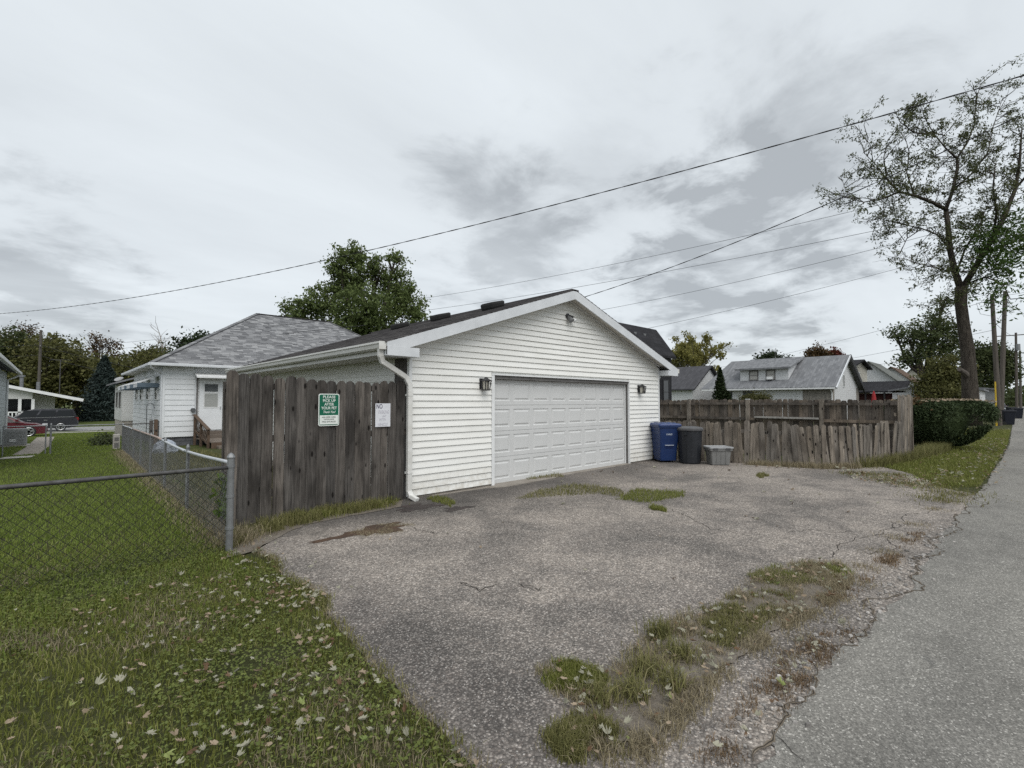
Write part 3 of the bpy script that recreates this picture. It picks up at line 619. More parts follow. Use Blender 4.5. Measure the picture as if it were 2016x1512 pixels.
# ------------------------------------------------------------------ picket fences
def picket_mesh(w, h, t, ear=.035, mat='fence_dark', seed=0):
    rr = random.Random(seed); j = lambda a: rr.uniform(-a, a)
    top = h + j(.012); e = ear
    out = [(-w / 2, 0), (w / 2, 0), (w / 2 + j(.004), h * .5), (w / 2 + j(.003), top - e * 1.15), (w / 2 - e * .35, top - e * .5 + j(.004)), (w / 2 - e, top + j(.004)), (-w / 2 + e, top + j(.004)), (-w / 2 + e * .35, top - e * .5), (-w / 2 + j(.003), top - e * 1.15), (-w / 2 + j(.004), h * .5)]
    mb = MB(); mb.prism([Vector((x, 0, z)) for x, z in out], (0, 0, 0), (0, t, 0)); return mb.mesh('picket', mat)
def board_fence_left():
    r = thing('board_fence', 'dark weathered dog-eared board fence between the chain-link post and the garage', 'fence', (3.0, GY, 0))
    zx = [150, 218, 282, 350, 412, 475, 535, 593, 650, 703, 755, 805, 855, 903, 950, 995, 1040, 1083]
    px = [400 + v / 2.8 for v in zx]; X = []
    for p in px: d = DIR(p, 900); X.append(d.x * (GY - .03) / d.y)
    tops = [2.06, 2.04, 2.02, 2.02, 1.99, 2.01, 2.00, 1.985, 1.98, 1.97, 1.965, 1.97, 1.975, 1.97, 1.97, 1.98, 1.985, 2.0]
    for i, x in enumerate(X):
        x0 = X[i - 1] if i else 2 * x - X[1]; x1 = X[i + 1] if i < len(X) - 1 else 2 * x - X[i - 1]
        w = (x1 - x0) / 2 * (.988 if i not in (4, 5, 15) else .95)
        zb = .02 + .02 * RG.random(); dy = (-.022 if i in (4, 7, 11) else 0) + (.004 if i % 2 else -.004) + .003 * RG.normal()
        place('picket', picket_mesh(w, tops[i] - zb, .019, .046, 'fence_dark', i), r, (x, GY - .03 + dy, zb), (R(.3 * RG.normal()), R(.12 * RG.normal()), 0))
    for z in (.35, 1.1, 1.82): box('rail', 'fence_dark', r, X[0] - .06, GX0 - .03, GY + .012, GY + .05, z, z + .09)
    for x in (X[0] - .02, 2.95): box('fence_post', 'fence_dark', r, x - .045, x + .045, GY + .052, GY + .14, -.1, 1.92)
    return X
FX = board_fence_left()
def poly_fence(name, label, line, hfun, mat, step, lean, rails, facing, skip=(), seed=1, wr_=(.9, 1.02)):
    rr = random.Random(seed); base = line[0]; r = thing(name, label, 'fence', (base[0], base[1], 0)); meshes = {}
    acc = 0; pos = []
    for (a, b) in zip(line[:-1], line[1:]):
        a, b = Vector((*a, 0)), Vector((*b, 0)); L = (b - a).length; d = (b - a) / L; s = acc
        while s < L: pos.append((a + d * s, math.atan2(d.y, d.x))); s += step * rr.uniform(.94, 1.05)
        acc = s - L
    for i, (p, ang) in enumerate(pos):
        if i in skip: continue
        h = hfun(i / len(pos), rr); w = step * rr.uniform(*wr_); me = picket_mesh(w, h, .02, .036, mat, seed * 100 + i); ry, rx = lean(i / len(pos), rr)
        nrm = Vector((-math.sin(ang), math.cos(ang), 0)) * facing
        place('picket', me, r, p + nrm * (.02 + rr.uniform(-.012, .012)) + Vector((0, 0, gz(p.x, p.y) - .01)), (rx, ry, ang))
    for k, (z, th) in enumerate(rails):
        for (a, b) in zip(line[:-1], line[1:]):
            n = Vector((-(b[1] - a[1]), b[0] - a[0], 0)).normalized() * facing * -.03
            MB().bar((a[0] + n.x, a[1] + n.y, z + rr.uniform(-.02, .02)), (b[0] + n.x, b[1] + n.y, z + rr.uniform(-.02, .02)), .038, th).build('rail', mat, r)
    return r, pos
def lean_near(t, rr):
    base = 0 if t < .35 else R(5) * math.sin((t - .35) * 7) if t < .8 else R(-1.5)
    return base * -1 + R(rr.gauss(0, 1.6)), R(rr.gauss(2, 2.5))
nf, npos = poly_fence('leaning_fence', 'low weathered grey picket fence leaning beside the bins', [(12.85, 7.05), (13.05, 6.1), (13.45, 4.7), (13.92, 3.45), (14.6, 2.95), (15.7, 2.55), (16.6, 2.3)], lambda t, rr: (1.13 if t < .45 else 1.07) + rr.uniform(-.035, .03) + (.06 if t > .8 else 0), 'fence_grey', .124, lean_near, [(.3, .09), (.85, .09)], -1, (), 4)
def tall_corner():
    r = thing('fence_corner', 'taller grey boards closing the fence corner beside the yew hedge', 'fence', (16.7, 2.27, 0))
    for i in range(7):
        x = 16.62 + i * .145; place('picket', picket_mesh(.138, 1.82 + RG.uniform(-.05, .04), .022, .03, 'fence_grey', 900 + i), r, (x, 2.29 - i * .02, -.01), (R(1), R(RG.normal() * .8), R(-12)))
    for z in (.4, 1.3): MB().bar((16.55, 2.36, z), (17.6, 2.2, z), .04, .09).build('rail', 'fence_grey', r)
    box('fence_post', 'fence_back', r, 17.6, 17.72, 2.12, 2.26, -.1, 1.8)
tall_corner()
def back_fence():
    r, _ = poly_fence('yard_fence', 'grey board fence with posts and rails across the back of the yard', [(17.35, 2.35), (17.35, 13.0)], lambda t, rr: 1.70 - .02 * t + .017 * 10.6 * t * .55 + rr.uniform(-.02, .02), 'fence_back', .15, lambda t, rr: (R(rr.gauss(0, .5)), R(rr.gauss(0, .5))), [], -1, (), 9, (.95, 1.03))
    for y in (4.25, 6.44, 8.55, 10.7, 12.8):
        o = box('fence_post', 'fence_grey', r, 17.18, 17.29, y - .055, y + .055, gz(0, y) - .1, 1.72)
    box('post_cap', 'white_trim', r, 17.172, 17.298, 6.378, 6.502, 1.722, 1.74)
    ys = (2.4, 4.195, 4.305, 6.385, 6.495, 8.495, 8.605, 10.645, 10.755, 12.8)
    for a, b in zip(ys[::2], ys[1::2]):
        MB().bar((17.27, a, 1.585), (17.27, b, 1.575), .04, .075).build('rail', 'fence_back', r)
        MB().bar((17.27, a, 1.07), (17.27, b, 1.06), .04, .085).build('rail', 'fence_back', r)
    MB().bar((17.20, 4.32, 1.125), (17.20, 6.2, 1.13), .13, .055).build('rail_board', 'old_board', r)
back_fence()

# ------------------------------------------------------------------ signs on the board fence
def pet_sign():
    y = GY - .062; x0, x1, z0, z1 = None, None, 1.295, 1.772
    f = lambda p: DIR(p, 800).x * y / DIR(p, 800).y
    x0, x1 = f(627), f(668); xc = (x0 + x1) / 2; w = x1 - x0
    r = thing('pet_sign', 'green and white sign asking owners to pick up after pets', 'sign', (xc, y, z0))
    def rr(h, v, rad, cz, yy, t):
        pts = []
        for qx, qz, a0 in ((1, 1, 0), (-1, 1, 90), (-1, -1, 180), (1, -1, 270)):
            for k in range(5):
                a = R(a0 + k * 22.5); pts.append(Vector((xc + qx * (h - rad) + rad * math.cos(a), 0, cz + qz * (v - rad) + rad * math.sin(a))))
        return MB().prism(pts, (0, yy, 0), (0, yy + t, 0))
    zc = (z0 + z1) / 2; rr(w / 2, .2385, .03, zc, y, .003).build('plate', 'sign_white', r)
    rr(w / 2 - .013, .2255, .022, zc, y - .0022, .002).build('green_field', 'sign_green', r)
    box('white_panel', 'sign_white', r, x0 + .019, x1 - .019, y - .0042, y - .0024, z0 + .024, z0 + .158)
    X, Z = (1, 0, 0), (0, 0, 1)
    for t, z, wd, sz in (('PLEASE', 1.722, .185, .058), ('PICK UP', 1.667, .19, .058), ('AFTER', 1.613, .145, .058), ('YOUR PET', 1.558, .235, .058)):
        text_part('lettering', t, sz, 'sign_white', r, (xc, y - .0036, z), X, Z, bold=.0007, width=wd)
    text_part('lettering', 'Thank You!', .05, 'sign_white', r, (xc, y - .0036, 1.500), X, Z, bold=.0004, shear=.35, width=.185)
    for t, z, wd in (('AREA UNDER CAMERA', 1.424, .215), ('SURVEILLANCE', 1.392, .155), ('FINES ENFORCED', 1.356, .205)):
        text_part('lettering', t, .030, 'sign_ink', r, (xc, y - .0052, z), X, Z, width=wd)
pet_sign()
def parking_sign():
    y = GY - .062; f = lambda p: DIR(p, 820).x * y / DIR(p, 820).y
    x0, x1, z0, z1 = f(739), f(768.5), 1.25, 1.625; r = thing('handwritten_sign', 'white handwritten no parking card near the downspout', 'sign', (x0, y, z0))
    box('card', 'paper_white', r, x0, x1, y, y + .003, z0, z1); xc = (x0 + x1) / 2; X, Z = (1, 0, 0), (0, 0, 1)
    text_part('lettering', 'NO', .105, 'marker_dark', r, (x0 + .07, y - .001, 1.575), X, Z, bold=.001, width=.105)
    for t, z, wd, dx, sz in (('PARKING', 1.485, .19, .012, .085), ('ANY', 1.42, .07, .02, .05), ('WITH', 1.365, .12, -.01, .06), ('VEHICLE', 1.285, .17, -.005, .07)):
        text_part('lettering', t, sz, 'marker_faded', r, (xc + dx, y - .001, z), X, Z, shear=.15, width=wd)
parking_sign()

# ------------------------------------------------------------------ chain-link fences
def chain(name, label, a, b, h, posts, rail_mats, rail_r=.02, sag=None, w=.047, off=0, wr=.0022, mesh_top=.02, ns=3, wire='wire'):
    a, b = Vector((*a, gz(*a))), Vector((*b, gz(*b))); d = (b - a); L = math.hypot(d.x, d.y); r = thing(name, label, 'fence', a)
    sg = sag or (lambda t: 0)
    P = lambda t, z: a + d * t + Vector((0, 0, z))
    for t, mat, rad, hh in posts:
        q = P(t, 0); mb = MB(); mb.tube([q + Vector((0, 0, -.1)), q + Vector((0, 0, hh))], rad, 12); mb.tube([q + Vector((0, 0, hh)), q + Vector((0, 0, hh + .012)), q + Vector((0, 0, hh + .045)), q + Vector((0, 0, hh + .06))], [rad * 1.15, rad * 1.2, rad * .7, .004], 12); o = mb.build('post', mat, r, smooth=False)
        if rad > .03:
            for zz in (.25, .6, .93): MB().tube([q + Vector((0, 0, zz)), q + Vector((0, 0, zz + .028))], rad * 1.17, 12).build('tension_band', 'galvanised', o)
    for t0, t1, mat in rail_mats:
        n = 10; MB().tube([P(t0 + (t1 - t0) * k / n, h + sg(t0 + (t1 - t0) * k / n)) for k in range(n + 1)], rail_r, 8).build('top_rail', mat, r, smooth=True)
    nw = int(L / w); nk = int((h + mesh_top - .03) / w); V = []; F = []; side = Vector((-d.y, d.x, 0)).normalized() * .012
    ang = [2 * math.pi * k / ns for k in range(ns)]; dx = d / L
    for i in range(nw):
        pts = []
        for k in range(nk + 1):
            t = (i + ((k + i) % 2)) * w / L; pts.append(P(min(t, 1), .03 + k * w + sg(t) * (k / nk)) + side * (off + (.35 if (k + i) % 2 else -.35)))
        bse = len(V)
        for p in pts:
            for g_ in ang: V.append(p + dx * (math.cos(g_) * wr) + side.normalized() * (math.sin(g_) * wr))
        for k in range(nk):
            for j in range(ns): F.append((bse + k * ns + j, bse + k * ns + (j + 1) % ns, bse + (k + 1) * ns + (j + 1) % ns, bse + (k + 1) * ns + j))
    o = npobj('wire_mesh', [tuple(v) for v in V], F, wire, r); return r
CP = (1.44, 6.04)                                          # the corner post
chain('chain_link_fence', 'low chain-link fence with dark top rail crossing the lawn', (-3.4, 5.85), CP, .93, [(0, 'galvanised', .026, .95)], [(0, 1, 'galvanised_dark')], .021, off=1, wire='wire_dark', wr=.0033)
chain('chain_link_fence', 'long sagging chain-link fence running from the corner post to the white house', CP, (2.02, 24.6), .98,
      [(0, 'galvanised', .036, 1.03)] + [((y - 6.02) / 18.58, 'galvanised', .024, .98) for y in (8.9, 11.6, 14.2, 16.8, 19.2, 21.4)] + [(1, 'galvanised', .03, 1.02)],
      [(0, .17, 'rail_bright'), (.17, .33, 'rail_bright'), (.33, .74, 'rail_pink'), (.74, 1, 'rail_bright')], .022, sag=lambda t: -.06 * math.sin(min(t / .36, 1) * math.pi), off=1)
chain('chain_link_fence', 'chain-link cross fence reaching from the gate to the white house wall', (-.05, 24.45), (3.3, 24.7), 1.03, [(0, 'galvanised', .03, 1.08), (.96, 'galvanised_dark', .035, 1.1)], [(0, .62, 'galvanised'), (.62, .96, 'galvanised_dark')], .02, w=.07, wr=.0025)
chain('chain_link_gate', 'chain-link gate across the concrete path beside the grey air conditioner', (-1.25, 24.4), (-.18, 24.44), 1.05, [(0, 'galvanised', .02, 1.04), (1, 'galvanised', .02, 1.04)], [(0, 1, 'galvanised')], .02, w=.07, wr=.0025)
chain('chain_link_fence', 'short chain-link section between the gate and the pale grey house', (-2.0, 24.4), (-1.36, 24.4), 1.03, [(0, 'galvanised', .025, 1.05), (1, 'galvanised', .028, 1.08)], [(0, 1, 'galvanised')], .018, w=.07, wr=.0025)

# ------------------------------------------------------------------ bins and tote
def local_build(root, ang):
    c, s = math.cos(ang), math.sin(ang); o = WL[root.name]
    return lambda x, y, z: (o.x + c * x - s * y, o.y + s * x + c * y, o.z + z)
def rrect(T, hx, hy, z, rad, cx=0, cy=0, n=3):
    out = []
    for qx, qy, a0 in ((1, 1, 0), (-1, 1, 90), (-1, -1, 180), (1, -1, 270)):
        for k in range(n + 1):
            a = R(a0 + k * 90 / n); out.append(T(cx + qx * (hx - rad) + rad * math.cos(a), cy + qy * (hy - rad) + rad * math.sin(a), z))
    return out
def blue_bin():
    r = thing('wheeled_bin', 'blue wheeled cart with closed lid against the garage wall', 'bin', (12.17, 6.74, .014)); T = local_build(r, R(-38))
    MB().loft([rrect(T, .225, .26, .05, .05, 0, .03), rrect(T, .24, .28, .35, .05, 0, .02), rrect(T, .275, .335, .80, .05), rrect(T, .285, .345, .94, .05), rrect(T, .315, .375, .945, .05), rrect(T, .315, .375, .985, .05)]).build('body', 'bin_blue', r, smooth=False, bevel=.006)
    lid = MB(); lid.loft([rrect(T, .325, .385, .987, .05), rrect(T, .328, .388, 1.01, .05), rrect(T, .30, .36, 1.045, .06), rrect(T, .15, .2, 1.062, .08)]); lo = lid.build('lid', 'bin_blue_lid', r, bevel=.006)
    for k in (-.16, 0, .16): MB().hexa([T(k - .04, -.3, 1.04), T(k + .04, -.3, 1.04), T(k + .04, .3, 1.04), T(k - .04, .3, 1.04), T(k - .03, -.27, 1.068), T(k + .03, -.27, 1.068), T(k + .03, .27, 1.068), T(k - .03, .27, 1.068)]).build('rib', 'bin_blue_lid', lo)
    MB().bar(T(-.25, .42, .97), T(.25, .42, .97), .035, .035).build('handle', 'bin_blue', r)
    for sx in (-1, 1): MB().tube([T(sx * .2 - .03, .3, .125), T(sx * .2 + .03, .3, .125)], .125, 16).build('wheel', 'rubber', r)
    MB().hexa([T(-.10, -.268, .38), T(.10, -.268, .38), T(.10, -.23, .38), T(-.10, -.23, .38), T(-.11, -.295, .6), T(.11, -.295, .6), T(.11, -.24, .6), T(-.11, -.24, .6)]).build('catch_recess', 'bin_recess', r)
    MB().bar(T(-.12, -.292, .47), T(.12, -.292, .47), .02, .016).build('catch_bar', 'bin_print', r)
    X = Vector(T(1, 0, 0)) - Vector(T(0, 0, 0)); Z = (Vector(T(0, -.335, .8)) - Vector(T(0, -.28, .35))).normalized()
    text_part('lettering', '10460', .07, 'bin_print', r, T(-.02, -.330, .76), X, Z, bold=.001, ext=.002)
    # round recycling emblem on the side
    for k in range(3):
        a0 = k * 120 + 20; pts = []
        for j in range(7):
            a = R(a0 + j * 14); rad = .07; pts.append(Vector(T(.283 + .02 * (math.sin(a) * rad), .12 + math.cos(a) * rad, .83 + math.sin(a) * rad)))
        MB().tube(pts, .011, 5).build('emblem_arrow', 'bin_print', r)
blue_bin()
def round_can():
    r = thing('trash_can', 'round charcoal trash can with a faded grey lid', 'trash can', (12.36, 6.12, .014)); o = WL[r.name]
    def ring(rad, z, n=28, flute=0): return [(o.x + math.cos(2 * math.pi * k / n) * (rad + (flute if k % 2 else 0)), o.y + math.sin(2 * math.pi * k / n) * (rad + (flute if k % 2 else 0)), z) for k in range(n)]
    MB().loft([ring(.255, .015), ring(.265, .05, flute=.006), ring(.305, .80, flute=.006), ring(.31, .86), ring(.325, .87), ring(.325, .905)]).build('body', 'can_charcoal', r)
    MB().loft([ring(.335, .885), ring(.342, .90), ring(.34, .94), ring(.315, .965), ring(.20, .985), ring(.05, .992)]).build('lid', 'can_lid', r, smooth=False)
    for k in (0.2, 3.34): c = Vector((o.x + math.cos(k) * .325, o.y + math.sin(k) * .325, .80)); MB().box(c.x - .05, c.x + .05, c.y - .03, c.y + .03, c.z - .02, c.z + .06).build('handle', 'can_charcoal', r)
round_can()
def tote():
    r = thing('storage_tote', 'small grey lidded storage tote beside the round can', 'tote', (12.62, 5.48, .014)); T = local_build(r, R(-43))
    MB().loft([rrect(T, .235, .17, .01, .04), rrect(T, .25, .185, .2, .04), rrect(T, .27, .2, .37, .04), rrect(T, .30, .225, .372, .04), rrect(T, .30, .225, .44, .04)]).build('body', 'tote_grey', r, bevel=.005)
    MB().loft([rrect(T, .315, .24, .425, .04), rrect(T, .32, .245, .465, .04), rrect(T, .29, .215, .475, .04), rrect(T, .28, .205, .462, .04)]).build('lid', 'tote_lid', r, bevel=.004)
    for sx in (-1, 1): MB().hexa([T(sx * .16 - .06, -.235, .39), T(sx * .16 + .06, -.235, .39), T(sx * .16 + .06, -.2, .39), T(sx * .16 - .06, -.2, .39), T(sx * .16 - .06, -.25, .44), T(sx * .16 + .06, -.25, .44), T(sx * .16 + .06, -.2, .44), T(sx * .16 - .06, -.2, .44)]).build('latch', 'tote_latch', r)
    for k in (-.12, 0, .12): MB().bar(T(k, -.178, .03), T(k, -.202, .36), .012, .008).build('rib', 'tote_grey', r)
tote()

# ------------------------------------------------------------------ buildings
def window(parent, c, w, h, n, frame='white_trim', pane='glass_dark', bar=True, t=.06, sill=False):
    """n: outward axis '-x','-y','+x'"""
    c = Vector(c); U = Vector((0, 1, 0)) if 'x' in n else Vector((1, 0, 0)); O = {'-x': Vector((-1, 0, 0)), '+x': Vector((1, 0, 0)), '-y': Vector((0, -1, 0))}[n]; Z = Vector((0, 0, 1)); mb = MB()
    def bb(u0, u1, z0, z1, o0, o1):
        q = [c + U * u + Z * z + O * o for o in (o0, o1) for (u, z) in ((u0, z0), (u1, z0), (u1, z1), (u0, z1))]; mb.hexa(q)
    e = .02
    bb(-w / 2, w / 2, -h / 2, -h / 2 + t, -e, .03); bb(-w / 2, w / 2, h / 2 - t, h / 2, -e, .03); bb(-w / 2, -w / 2 + t, -h / 2 + t, h / 2 - t, -e, .03); bb(w / 2 - t, w / 2, -h / 2 + t, h / 2 - t, -e, .03)
    if bar: bb(-w / 2 + t, w / 2 - t, -.022, .022, -e, .022)
    if sill: bb(-w / 2 - .05, w / 2 + .05, -h / 2 - .05, -h / 2, -e, .07)
    o = mb.build('window', frame, parent); mb = MB(); mb.face([c + U * u + Z * z + O * .008 for u, z in ((-w / 2 + t, -h / 2 + t), (w / 2 - t, -h / 2 + t), (w / 2 - t, h / 2 - t), (-w / 2 + t, h / 2 - t))]); mb.build('pane', pane, o); return o

def white_house():
    X0, X1, Y0, Y1 = 3.42, 17.9, 25.55, 36.0; ZE, ZB = 3.20, .10; g0 = gz(X0, Y0)
    r = thing('white_house', 'white sided house with grey hip roof behind the garage', 'house', (X0, Y0, g0))
    box('wall', 'house_white', r, X0 + .03, X1, Y0 + .03, Y1, ZB, ZE)
    # block foundation, course by course
    mb = MB(); bm = MB().box(-.195, .195, -.05, .05, -.095, .095).mesh('block', 'foundation_block')
    box('foundation', 'foundation_block', r, X0 + .09, X1 - .06, Y0 + .1, Y1 - .06, g0 - .5, ZB)
    for j in range(2):
        for k in range(6): place('block', bm, r, (X0 + .26 + k * .4 - (.2 if j else 0), Y0 + .10, ZB - .10 - j * .2))
    P = .232; z = ZB; k = 0
    while z < ZE - .02:
        z1 = min(z + P, ZE)
        lap(MB(), (X0 + .06, Y0), (4.58, Y0), z, z1, (0, -1), .022).build('siding_plank', 'house_white', r)
        lap(MB(), (5.78, Y0), (9.5, Y0), z, z1, (0, -1), .022).build('siding_plank', 'house_white', r)
        lap(MB(), (X0, Y1), (X0, Y0 + .06), z, z1, (-1, 0), .022).build('siding_plank', 'house_white', r); z = z1
    box('corner_board', 'house_white', r, X0 - .03, X0 + .06, Y0 - .03, Y0 + .06, ZB - .02, ZE); box('corner_board', 'grey_white_trim', r, 4.58, 4.64, Y0 - .035, Y0 + .03, ZB - .02, ZE)
    # hip roof
    EXa, EXb, EYa, EYb = 2.95, 18.4, 25.1, 36.4; a = 5.6; s = .625; ZR = ZE + .08 + a * s; z0 = ZE + .08; Ra, Rb = (EXa + a, EYa + a, ZR), (EXb - a, EYa + a, ZR)
    c = [(EXa, EYa, z0), (EXb, EYa, z0), (EXb, EYb, z0), (EXa, EYb, z0)]; mb = MB(); mb.face([c[0], c[1], Rb, Ra]); mb.face([c[1], c[2], Rb]); mb.face([c[2], c[3], Ra, Rb]); mb.face([c[3], c[0], Ra]); roof = mb.build('roof', 'shingle_grey', r)
    box('soffit', 'soffit', r, EXa + .01, EXb - .01, EYa + .01, EYb - .01, ZE + .0, ZE + .03)
    # shingle tabs on the near slope
    nrm = Vector((0, -s, 1)).normalized(); up = Vector((0, 1, s)).normalized(); SLN = a * math.sqrt(1 + s * s); ex = .145; courses = int(SLN / ex); tabs = []
    for j in range(courses):
        y = j * ex; yc = EYa + y / math.sqrt(1 + s * s); dx = (yc - EYa); x = EXa + dx - (.15 if j % 2 else 0) - RG.random() * .3; xe = EXb - dx
        while x < xe:
            wd = .22 + .22 * RG.random(); x0, x1 = max(x, EXa + dx), min(x + wd - .006, xe)
            if x1 - x0 > .05: tabs.append((x0, x1, yc, z0 + dx * s, j))
            x += wd
    tabs.sort(key=lambda t: (t[4] * .145 * .5 + max(0, t[0] - 8) * .8 + (5 if t[0] > 11.5 else 0)))
    big = MB(); rot = (math.atan(s), 0, 0); cache = {}
    for i, (x0, x1, y, z, j) in enumerate(tabs):
        wd = round((x1 - x0) / .02) * .02; t = .012 if (i * 7919) % 3 else .02
        if i < 300:
            key = (wd, t)
            if key not in cache: cache[key] = MB().hexa([(-wd / 2, -.015, .002), (wd / 2, -.015, .002), (wd / 2, ex + .01, -.002), (-wd / 2, ex + .01, -.002), (-wd / 2, -.015, .004 + t), (wd / 2, -.015, .004 + t), (wd / 2, ex + .01, .006), (-wd / 2, ex + .01, .006)]).mesh('shingle', 'shingle_grey')
            place('shingle', cache[key], roof, ((x0 + x1) / 2, y, z + .003), rot)
        else:
            o = Vector(((x0 + x1) / 2, y, z + .003)); h = (x1 - x0) / 2; f = lambda u, v, n: o + Vector((u, 0, 0)) + up * v + nrm * n
            big.hexa([f(-h, -.015, .002), f(h, -.015, .002), f(h, ex + .01, -.002), f(-h, ex + .01, -.002), f(-h, -.015, .004 + t), f(h, -.015, .004 + t), f(h, ex + .01, .006), f(-h, ex + .01, .006)])
    tag(big.build('shingle_field', 'shingle_grey', roof), None, kind='stuff')
    # hip caps
    cm = MB().hexa([(-.11, -.02, -.01), (.11, -.02, -.01), (.11, .3, -.02), (-.11, .3, -.02), (-.11, -.02, .022), (.11, -.02, .022), (.11, .3, .008), (-.11, .3, .008)]).mesh('hip_cap', 'shingle_grey')
    v = Vector(Ra) - Vector(c[0]); n = int(v.length / .26); q = v.to_track_quat('Y', 'Z').to_euler()
    for k in range(n): place('hip_cap', cm, roof, Vector(c[0]) + v * (k / n) + Vector((0, 0, .03)), q)
    v2 = Vector(Rb) - Vector(c[1]); q2 = v2.to_track_quat('Y', 'Z').to_euler()
    for k in range(n): place('hip_cap', cm, roof, Vector(c[1]) + v2 * (k / n) + Vector((0, 0, .03)), q2)
    MB().bar((Ra[0] - .1, Ra[1], ZR + .01), (Rb[0] + .1, Rb[1], ZR + .01), .24, .03).build('ridge_cap', 'shingle_dark', roof)
    # gutter all along, with downspout at the corner
    for a_, b_ in (((EXa - .06, EYa - .06, z0 - .05), (12, EYa - .06, z0 - .05)), ((EXa - .06, EYa - .0, z0 - .05), (EXa - .06, EYb, z0 - .05))): MB().bar(a_, b_, .12, .12).build('gutter', 'grey_white_trim', r, bevel=.02)
    MB().tube([(EXa - .03, EYa - .06, z0 - .1), (EXa - .02, EYa + .02, z0 - .2), (X0 - .06, Y0 - .02, z0 - .42), (X0 - .06, Y0 - .02, z0 - .55), (X0 - .06, Y0 - .02, g0 + .1)], .038, 8).build('downspout', 'grey_white_trim', r)
    # back door, storm sash, awning
    DX0, DX1, DB, DT = 4.76, 5.66, .36, 2.62
    box('door_frame', 'white_trim', r, 4.66, 5.76, Y0 + .0, Y0 + .028, DB - .06, 2.80); box('dark_reveal', 'jamb_grey', r, 4.641, 4.70, Y0 - .06, Y0 - .001, .1, 2.85)
    d = box('door', 'house_white', r, DX0, DX1, Y0 - .045, Y0 - .002, DB, DT)
    for z0_, z1_, pn in ((1.36, 2.05, 'blinds'), (2.06, 2.48, 'glass_grey')):
        w = MB(); x0, x1, y = DX0 + .16, DX1 - .14, Y0 - .06; w.box(x0, x1, y, Y0 - .046, z0_, z0_ + .035).box(x0, x1, y, Y0 - .046, z1_ - .035, z1_).box(x0, x0 + .035, y, Y0 - .046, z0_ + .035, z1_ - .035).box(x1 - .035, x1, y, Y0 - .046, z0_ + .035, z1_ - .035); f = w.build('sash', 'white_trim', d)
        mb = MB(); mb.face([(x0 + .035, y + .006, z0_ + .035), (x1 - .035, y + .006, z0_ + .035), (x1 - .035, y + .006, z1_ - .035), (x0 + .035, y + .006, z1_ - .035)]); mb.build('pane', pn, d)
    MB().tube([(DX1 - .07, Y0 - .045, 1.3), (DX1 - .07, Y0 - .09, 1.3), (DX1 - .07, Y0 - .09, 1.42)], .012, 6).build('handle', 'galvanised', d)
    MB().hexa([(4.55, Y0 - .62, 2.70), (6.0, Y0 - .62, 2.70), (6.0, Y0 - .03, 2.86), (4.55, Y0 - .03, 2.86), (4.55, Y0 - .62, 2.78), (6.0, Y0 - .62, 2.78), (6.0, Y0 - .03, 2.94), (4.55, Y0 - .03, 2.94)]).build('door_awning', 'white_trim', r)
    MB().tube([(4.52, Y0 - .03, 1.27), (4.52, Y0 - .16, 1.27)], .09, 14).build('electric_meter', 'meter_grey', r)
    # side windows under small slatted awnings
    for yc, zc in ((27.2, 2.12), (30.0, 2.12), (32.5, 2.1), (34.5, 2.1)):
        window(r, (X0 - .02, yc, zc), .78, .80, '-x', 'white_trim', 'glass_dark')
        n = 7; aw = MB(); x0, x1 = X0 - .03, X0 - .80
        aw.hexa([(x1, yc - .62, 2.42), (x0, yc - .62, 2.78), (x0, yc + .62, 2.78), (x1, yc + .62, 2.42), (x1, yc - .62, 2.45), (x0, yc - .62, 2.81), (x0, yc + .62, 2.81), (x1, yc + .62, 2.45)]); aw.box(x1 - .012, x1, yc - .62, yc + .62, 2.28, 2.45)
        a_ = aw.build('awning', 'grey_white_trim', r)
        for ye in (yc - .63, yc + .61): box('awning_end', 'awning_blue', a_, x1, x0 + .02, ye, ye + .02, 2.28, 2.47)
        for k in range(n): y = yc - .6 + k * 1.2 / (n - 1); MB().bar((x1 - .005, y, 2.465), (x0, y, 2.825), .03, .02).build('awning_rib', 'white_trim', a_)
        MB().bar((x1 - .014, yc - .63, 2.445), (x1 - .014, yc + .63, 2.445), .02, .03).build('awning_edge', 'white_trim', a_)
    # lower front bay with brick base
    box('bay_wall', 'lap_white_fine', r, 3.05, 6, 38.2, 43.0, .45, 2.75); box('bay_foundation', 'stone_mix', r, 3.08, 6, 38.25, 42.9, -.8, .45)
    MB().hexa([(2.6, 37.6, 2.7), (7.5, 37.6, 4.4), (7.5, 43.4, 4.4), (2.6, 43.4, 2.7), (2.6, 37.6, 2.8), (7.5, 37.6, 4.5), (7.5, 43.4, 4.5), (2.6, 43.4, 2.8)]).build('bay_roof', 'roof_grey_far', r)
    box('link_wall', 'house_white', r, 3.6, 6, 36.0, 38.2, -.6, 2.9)
    for y in (39.3, 41.3): window(r, (3.03, y, 1.75), .7, 1.0, '-x', 'jamb_grey', 'glass_grey')
    MB().loft([[(2.75 + math.cos(t) * .22 * q, 36.6 + math.sin(t) * .10 * q - (1 - q) * .05, 2.98 + math.sin(t + .6) * .13 * q) for t in np.linspace(0, 6.28, 13)[:-1]] for q in (1, .7, .35, .05)]).build('dish', 'tote_lid', r)
white_house()

